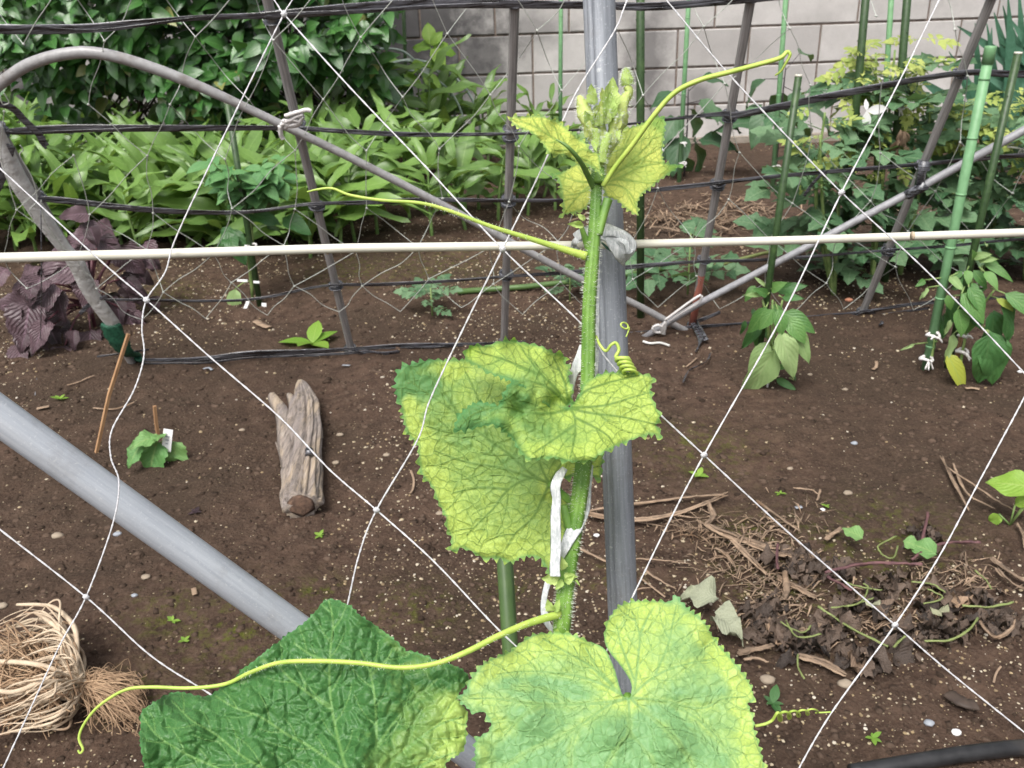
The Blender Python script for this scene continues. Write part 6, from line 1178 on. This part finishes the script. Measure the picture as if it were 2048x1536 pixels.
# stem with ribs
M_STEM = simple('cucumber_stem', (.080, .185, .026), (.175, .32, .055), .5, 60, (1, 1, 1), bstr=.4, bdist=.0006)
M_STEMD = simple('dark_leaf_stalk', (.07, .15, .03), (.14, .25, .06), .5, 80, bstr=.4, bdist=.0006)
M_TEND = simple('tendril', (.34, .48, .08), (.46, .58, .12), .45, 60, bstr=.2, bdist=.0004)
M_HAIR = simple('fine_white_hair', (.62, .70, .55), (.80, .84, .74), .6, 60)
stem_px = [(1193, 372, 22), (1190, 450, 25), (1184, 530, 27), (1178, 620, 27), (1176, 740, 28), (1172, 860, 30), (1167, 930, 33), (1155, 1020, 32), (1142, 1100, 33), (1132, 1170, 34), (1126, 1230, 36), (1121, 1290, 34), (1114, 1400, 33), (1108, 1560, 33)]
P = catmull([at(x, y, STEM_D+(.02 if y > 1250 else 0)*((y-1250)/300)) for x, y, w in stem_px], 5); W = np.interp(np.linspace(0, 1, len(P)), np.linspace(0, 1, len(stem_px)), [w for *_, w in stem_px])
P += [P[-1].lerp(vine.location, f) for f in (.2, .4, .6, .8, 1.03)]; W = list(W)+[32]*5
mb = MB(); sweep(mb, P, [w/2/F_PX*STEM_D for w in W], 40, prof=lambda th, k: .90+.12*abs(math.cos(3*th+.5))**.7+.015*math.cos(18*th)); mb.build('stem', M_STEM, vine)
for pts, w, mat in (([(1216, 398), (1208, 425), (1198, 470)], [.0030, .0028, .0022], M_STEM),  
([(1150, 1100), (1132, 1030), (1128, 1010)], [.003, .0028, .002], M_STEM)):
    Q = catmull([at(x, y, STEM_D-.002) for x, y in pts], 6)
    mb = MB(); sweep(mb, Q, w, 20, prof=lambda th, k: .93+.09*abs(math.cos(2.5*th))); mb.build('leaf_stalk', mat, vine)
# stalks of hidden leaves
mb = MB(); Q_ = catmull([at(1187, 374, .549), at(1174, 348, .540), at(1160, 322, .524), at(1142, 300, .5165), at(1128, 288, .5155), at(1112, 279, .5165)], 6); sweep(mb, Q_, [.0021, .0018, .0015, .0012, .0009, .0004], 16, prof=lambda th, k: .93+.09*abs(math.cos(2.5*th))); mb.build('leaf_stalk', M_STEMD, vine)
tube('leaf_stalk', catmull([at(1175, 900, .56), at(1150, 860, .552), at(1140, 822, .546)], 4), .0026, M_STEM, vine); tube('leaf_stalk', catmull([at(1150, 1010, .562), at(1120, 985, .585), at(1100, 968, .593)], 4), .0026, M_STEM, vine)
tube('leaf_stalk', catmull([at(1118, 1300, .56), at(1180, 1350, .550), at(1240, 1410, .530), at(1256, 1394, .513)], 4), .0030, M_STEM, vine); tube('leaf_stalk', catmull([at(1112, 1440, .57), at(1000, 1640, .55), at(800, 1640, .50), at(710, 1580, .478)], 5), .0032, M_STEM, vine)
hair = MB()
def hairs(P, W, n, l=.0026):
    for _ in range(n):
        i = random.randrange(len(P)-1); p = P[i].lerp(P[i+1], random.random()); tdir = (P[i+1]-P[i]).normalized(); a = tdir.cross(Vector((0, 1, 0))).normalized(); b = tdir.cross(a); th = R(0, 6.28)
        e = a*math.cos(th)+b*math.sin(th); r = W[i]; q = p+e*r*.97; tip = q+e*l*R(.4, 1.1)+tdir*R(-.0008, .0008)
        sweep(hair, [q, tip], [.00013, .00004], 3, cap=False)
hairs(P[:68], [w/2/F_PX*STEM_D for w in W], 2600)
def tendril(pts, w, name='tendril', lab=None, hn=0, n=8):
    Q = catmull([at(x, y, d) for x, y, d in pts], n); mb = MB(); sweep(mb, Q, w, 12, prof=lambda th, k: 1+.06*math.cos(3*th)); o = mb.build(name, M_TEND, vine)
    if lab: o['label'] = lab
    if hn: hairs(Q[:len(Q)//2], list(np.interp(np.linspace(0, 1, len(Q)), np.linspace(0, 1, len(w)), w)), hn, .0014)
d0 = .548
tendril([(1172, 512, d0), (1120, 496, .545), (1050, 474, .540), (980, 452, .536), (900, 422, .532), (840, 406, .530), (760, 400, .53), (700, 390, .53), (665, 377, .53), (635, 379, .53), (614, 384, .53)], [.0028, .0019, .0015, .0012, .0011, .0010, .0009, .0008, .0007, .0004], lab='long tendril reaching left above the cream pole', hn=260)
tendril([(1206, 372, .546), (1230, 335, .54), (1265, 290, .53), (1310, 228, .52), (1350, 185, .515), (1400, 160, .51), (1460, 144, .51), (1520, 128, .51), (1560, 116, .51), (1574, 104, .51), (1580, 110, .51), (1572, 126, .512), (1562, 142, .515), (1550, 151, .517)], [.0017, .0016, .0015, .0015, .0015, .0015, .0014, .0013, .0011, .0008, .0007, .0005], lab='long tendril sweeping up to the right')
tendril([(1118, 1228, .545), (1060, 1245, .53), (1000, 1270, .515), (930, 1305, .505), (870, 1327, .50), (800, 1335, .498), (720, 1326, .50), (640, 1322, .505), (560, 1325, .51), (500, 1345, .515), (450, 1368, .52), (380, 1376, .52), (300, 1374, .52), (250, 1380, .52), (200, 1410, .52), (170, 1445, .52), (158, 1475, .52), (166, 1498, .52), (160, 1506, .52), (156, 1500, .52)], [.0026, .0020, .0017, .0015, .0014, .0014, .0013, .0012, .0011, .0010, .0009, .0008, .0008, .0007, .0005], lab='long tendril crossing in front of the dark leaf', hn=300)
Q = [(1192, 672, .555), (1200, 690, .55), (1212, 702, .548), (1222, 690, .545), (1232, 686, .545), (1238, 700, .545), (1232, 715, .545)]
for k in range(34):
    a = k*.85; Q.append((1243+k*.62+13*math.cos(a), 716+k*1.05+6*math.sin(a), .545+.006*math.sin(a)))
tendril(Q, [.0008, .0012, .0012, .0011, .0011, .0010, .0008], lab='tightly coiled tendril beside the steel pole', n=5)
tendril([(1252, 674, .56), (1256, 664, .56), (1258, 655, .56), (1252, 658, .558), (1244, 654, .556), (1242, 648, .556), (1248, 645, .558), (1255, 650, .56), (1257, 660, .56)], [.0004, .0006, .0006, .0005], lab='small curled tendril tip over the steel pole')
Q = [(1510, 1452, .53), (1530, 1448, .53), (1545, 1440, .53)]
for k in range(40):
    a = -1.2+k*.72; Q.append((1552+k*2.1+7*math.cos(a), 1434-k*.32+9*math.sin(a)*(1-k*.014), .532+.006*math.sin(a)+.0010*k))
Q.append((1662, 1424, .574)); tendril(Q, [.0009, .0008, .0007, .0006, .0005], lab='corkscrew tendril gripping the lower right string', n=5)
# bud cluster
def blade(base, tip, w, mat, d0=.545, d1=.54, bend=.0, lab=None, name='young_leaf', fold=.55, sides=0):
    p = at(*base, d0); q = at(*tip, d1); ax = q-p; me = leafmesh('tip_blade', mat, OVATE, 10, 4, fold, bend, wave=1.5, teeth=.09, sd=int(base[0]) % 3); o = link(bpy.data.objects.new(name, me)); Y = ax.normalized(); Zv = Vector((R(-.5, .5), -1, .3)); Zv = (Zv-Y*Zv.dot(Y)).normalized(); X = Y.cross(Zv); s = ax.length; off = p-wpos(vine)
    M = Matrix(((X.x*w, Y.x*s, Zv.x*s, off.x), (X.y*w, Y.y*s, Zv.y*s, off.y), (X.z*w, Y.z*s, Zv.z*s, off.z), (0, 0, 0, 1))); o.parent = vine; o.matrix_local = M
    if lab: o['label'] = lab
M_TIPL = leafmat('shoot_tip_leaf', (.58, .70, .20), (.76, .82, .32), .6, .3, .3, 7, (.42, .58, .16), trans=.30)
M_TIPG = leafmat('shoot_tip_green', (.42, .60, .17), (.60, .74, .26), .5, .3, .5, 7, (.40, .54, .14), trans=.3)
zc = lambda x, y: (1000+x/4.655, 120+y/4.655)
def fat(pts, ws, mat, d=.545, nm='folded_leaf'):
    Q = catmull([at(*zc(x, y), d+.001*i) for i, (x, y) in enumerate(pts)], 6); mb = MB(); ws = [v*1.15 for v in ws]; sweep(mb, Q, ws, 16, flat=.85, prof=lambda th, k: 1+.10*math.sin(4*th+k*.4)+.06*math.sin(9*th-k*.7), wob=.05); mb.build(nm, mat, vine); hairs(Q, list(np.interp(np.linspace(0, 1, len(Q)), np.linspace(0, 1, len(ws)), ws)), 240, .0022)
fat([(730, 330), (760, 400), (790, 500), (830, 580), (850, 680), (900, 800), (920, 900)], [.0010, .0032, .0048, .0050, .0036, .0026, .002], M_TIPL)
fat([(1180, 240), (1200, 300), (1160, 370), (1110, 460), (1090, 560), (1070, 660), (1030, 780), (970, 900)], [.0022, .0026, .0034, .0058, .0066, .0048, .0036, .0022], M_TIPL, .548)
fat([(1175, 70), (1178, 120), (1182, 180), (1190, 235)], [.0008, .0024, .0036, .0032], M_TIPG, .546, 'bud'); fat([(880, 640), (900, 740), (910, 840), (920, 1000)], [.0018, .0022, .0024, .0030], M_TIPG, .545, 'bud'); fat([(940, 600), (950, 700), (940, 830), (930, 1000)], [.002, .0026, .0022, .0026], M_TIPL, .550, 'bud')
fat([(1020, 680), (990, 760), (960, 850), (940, 960)], [.0014, .0026, .0026, .003], M_TIPG, .543, 'bud'); fat([(910, 1150), (912, 1050), (915, 950), (930, 860)], [.0042, .0036, .003, .002], M_STEM, .548, 'stem_tip'); fat([(920, 420), (900, 500), (880, 560), (880, 640)], [.0014, .003, .0034, .0024], M_TIPG, .550, 'bud')
for b, tp_, w in (((880, 420), (850, 220), .055), ((960, 420), (945, 255), .035), ((1000, 480), (1045, 165), .045), ((1010, 560), (1020, 300), .06), ((900, 560), (940, 380), .06), ((860, 540), (900, 500), .04), ((930, 620), (920, 480), .05), ((980, 600), (1000, 440), .05), ((1120, 480), (1100, 560), .04), ((1090, 660), (1110, 760), .03), ((880, 740), (900, 860), .04), ((1080, 640), (1130, 520), .05), ((860, 620), (790, 470), .05), ((840, 720), (790, 600), .04)):
    a, c = zc(*b), zc(*tp_); L_ = (at(*c, .54)-at(*a, .54)).length; blade(a, c, max(.4, w/ max(.02, L_)*.02/.03*.03*1.0)*L_ if False else L_*.95, M_TIPG if b[0] % 60 else M_TIPL, fold=.8); hairs([at(*a, .545), at(*c, .54)], [.0015, .0004], 60, .0022)
# small bracts and side shoots on the lower stem
for b, tp_, s in (((1165, 450), (1140, 446), 1), ((1170, 440), (1155, 428), 1), ((1168, 452), (1134, 448), .6), ((1128, 1150), (1155, 1155), 1.0), ((1126, 1140), (1122, 1112), 1), ((1118, 1155), (1082, 1156), 1.2), ((1125, 1160), (1112, 1180), 1), ((1130, 1165), (1150, 1150), 1), ((1105, 1222), (1095, 1198), 1.3), ((1110, 1224), (1118, 1200), 1), ((1150, 1160), (1160, 1172), .5)):
    L_ = (at(*tp_, .54)-at(*b, .54)).length; blade(b, tp_, L_*s, M_TIPG, .540, .537, .3, name='bract')
tube('side_shoot', catmull([at(1178, 500, .552), at(1168, 470, .548), at(1160, 446, .545)], 4), [.0026, .0018, .0012], M_STEM, vine); hair.build('hairs', M_HAIR, vine, kind='stuff')
# white film ties
def wtape(pts, w, lab, d=.54, tw=0, mat=None, flat=.07):
    Q = catmull([at(x, y, dd) for x, y, dd in pts], 8); mb = MB(); sweep(mb, Q, [v/2/F_PX*.55 for v in w], 10, flat=flat, face=(RC @ Vector((.15, 0, -1))), prof=lambda th, k: 1+.05*math.sin(5*th+k*.6), wob=.02)
    return mb.build('strip', mat or M_WHITET, lab)
t1 = thing('film_tie', 'crumpled translucent white plastic tie holding cream pole and steel pole together', 'plastic tie', at(1230, 490, .59))
for pts, w in (([(1150, 476, .585), (1165, 466, .582), (1185, 460, .590), (1210, 456, .590), (1240, 470, .585), (1262, 488, .586), (1258, 508, .59), (1248, 522, .60)], [20, 22, 22, 20, 26, 24, 16, 8]), ([(1195, 468, .583), (1218, 474, .580), (1244, 492, .580), (1258, 500, .583), (1266, 490, .60)], [12, 26, 30, 18, 10]), ([(1212, 476, .578), (1226, 492, .577), (1240, 512, .58), (1248, 532, .59)], [6, 20, 22, 3]), ([(1206, 470, .580), (1228, 466, .578), (1256, 480, .582)], [8, 15, 10]),
               ([(1172, 474, .586), (1152, 482, .584), (1148, 492, .59), (1160, 500, .6)], [10, 14, 12, 6]), ([(1236, 478, .576), (1252, 486, .575), (1256, 505, .577)], [6, 12, 5])): wtape(pts, w, t1)
wtape([(1200, 482, .584), (1215, 496, .583), (1228, 505, .583)], [3, 6, 3], t1, mat=M_GREENNET)
t2 = thing('film_strip', 'flat white plastic strip end hanging before the large yellow leaf', 'plastic strip', at(1110, 1040, .53))
wtape([(1130, 936, .532), (1119, 952, .530), (1111, 972, .529), (1113, 1000, .530), (1111, 1040, .531), (1112, 1090, .532), (1110, 1130, .532), (1110, 1153, .532)], [12, 18, 20, 17, 20, 21, 20, 21], t2)
t3 = thing('film_strip', 'long white plastic strip winding down behind the vine stem', 'plastic strip', at(1195, 600, .57))
wtape([(1197, 470, .565), (1196, 560, .565), (1194, 700, .565), (1192, 760, .566)], [5, 7, 8, 5], t3); wtape([(1164, 690, .572), (1156, 730, .572), (1146, 752, .575), (1140, 800, .58)], [10, 24, 18, 8], t3)
wtape([(1184, 930, .562), (1178, 975, .560), (1168, 1020, .555), (1150, 1055, .546), (1130, 1095, .543), (1124, 1118, .546)], [5, 10, 24, 30, 20, 5], t3); wtape([(1098, 1155, .575), (1088, 1200, .575), (1090, 1235, .575), (1104, 1262, .578)], [14, 12, 16, 10], t3)
scene.frame_set(1)
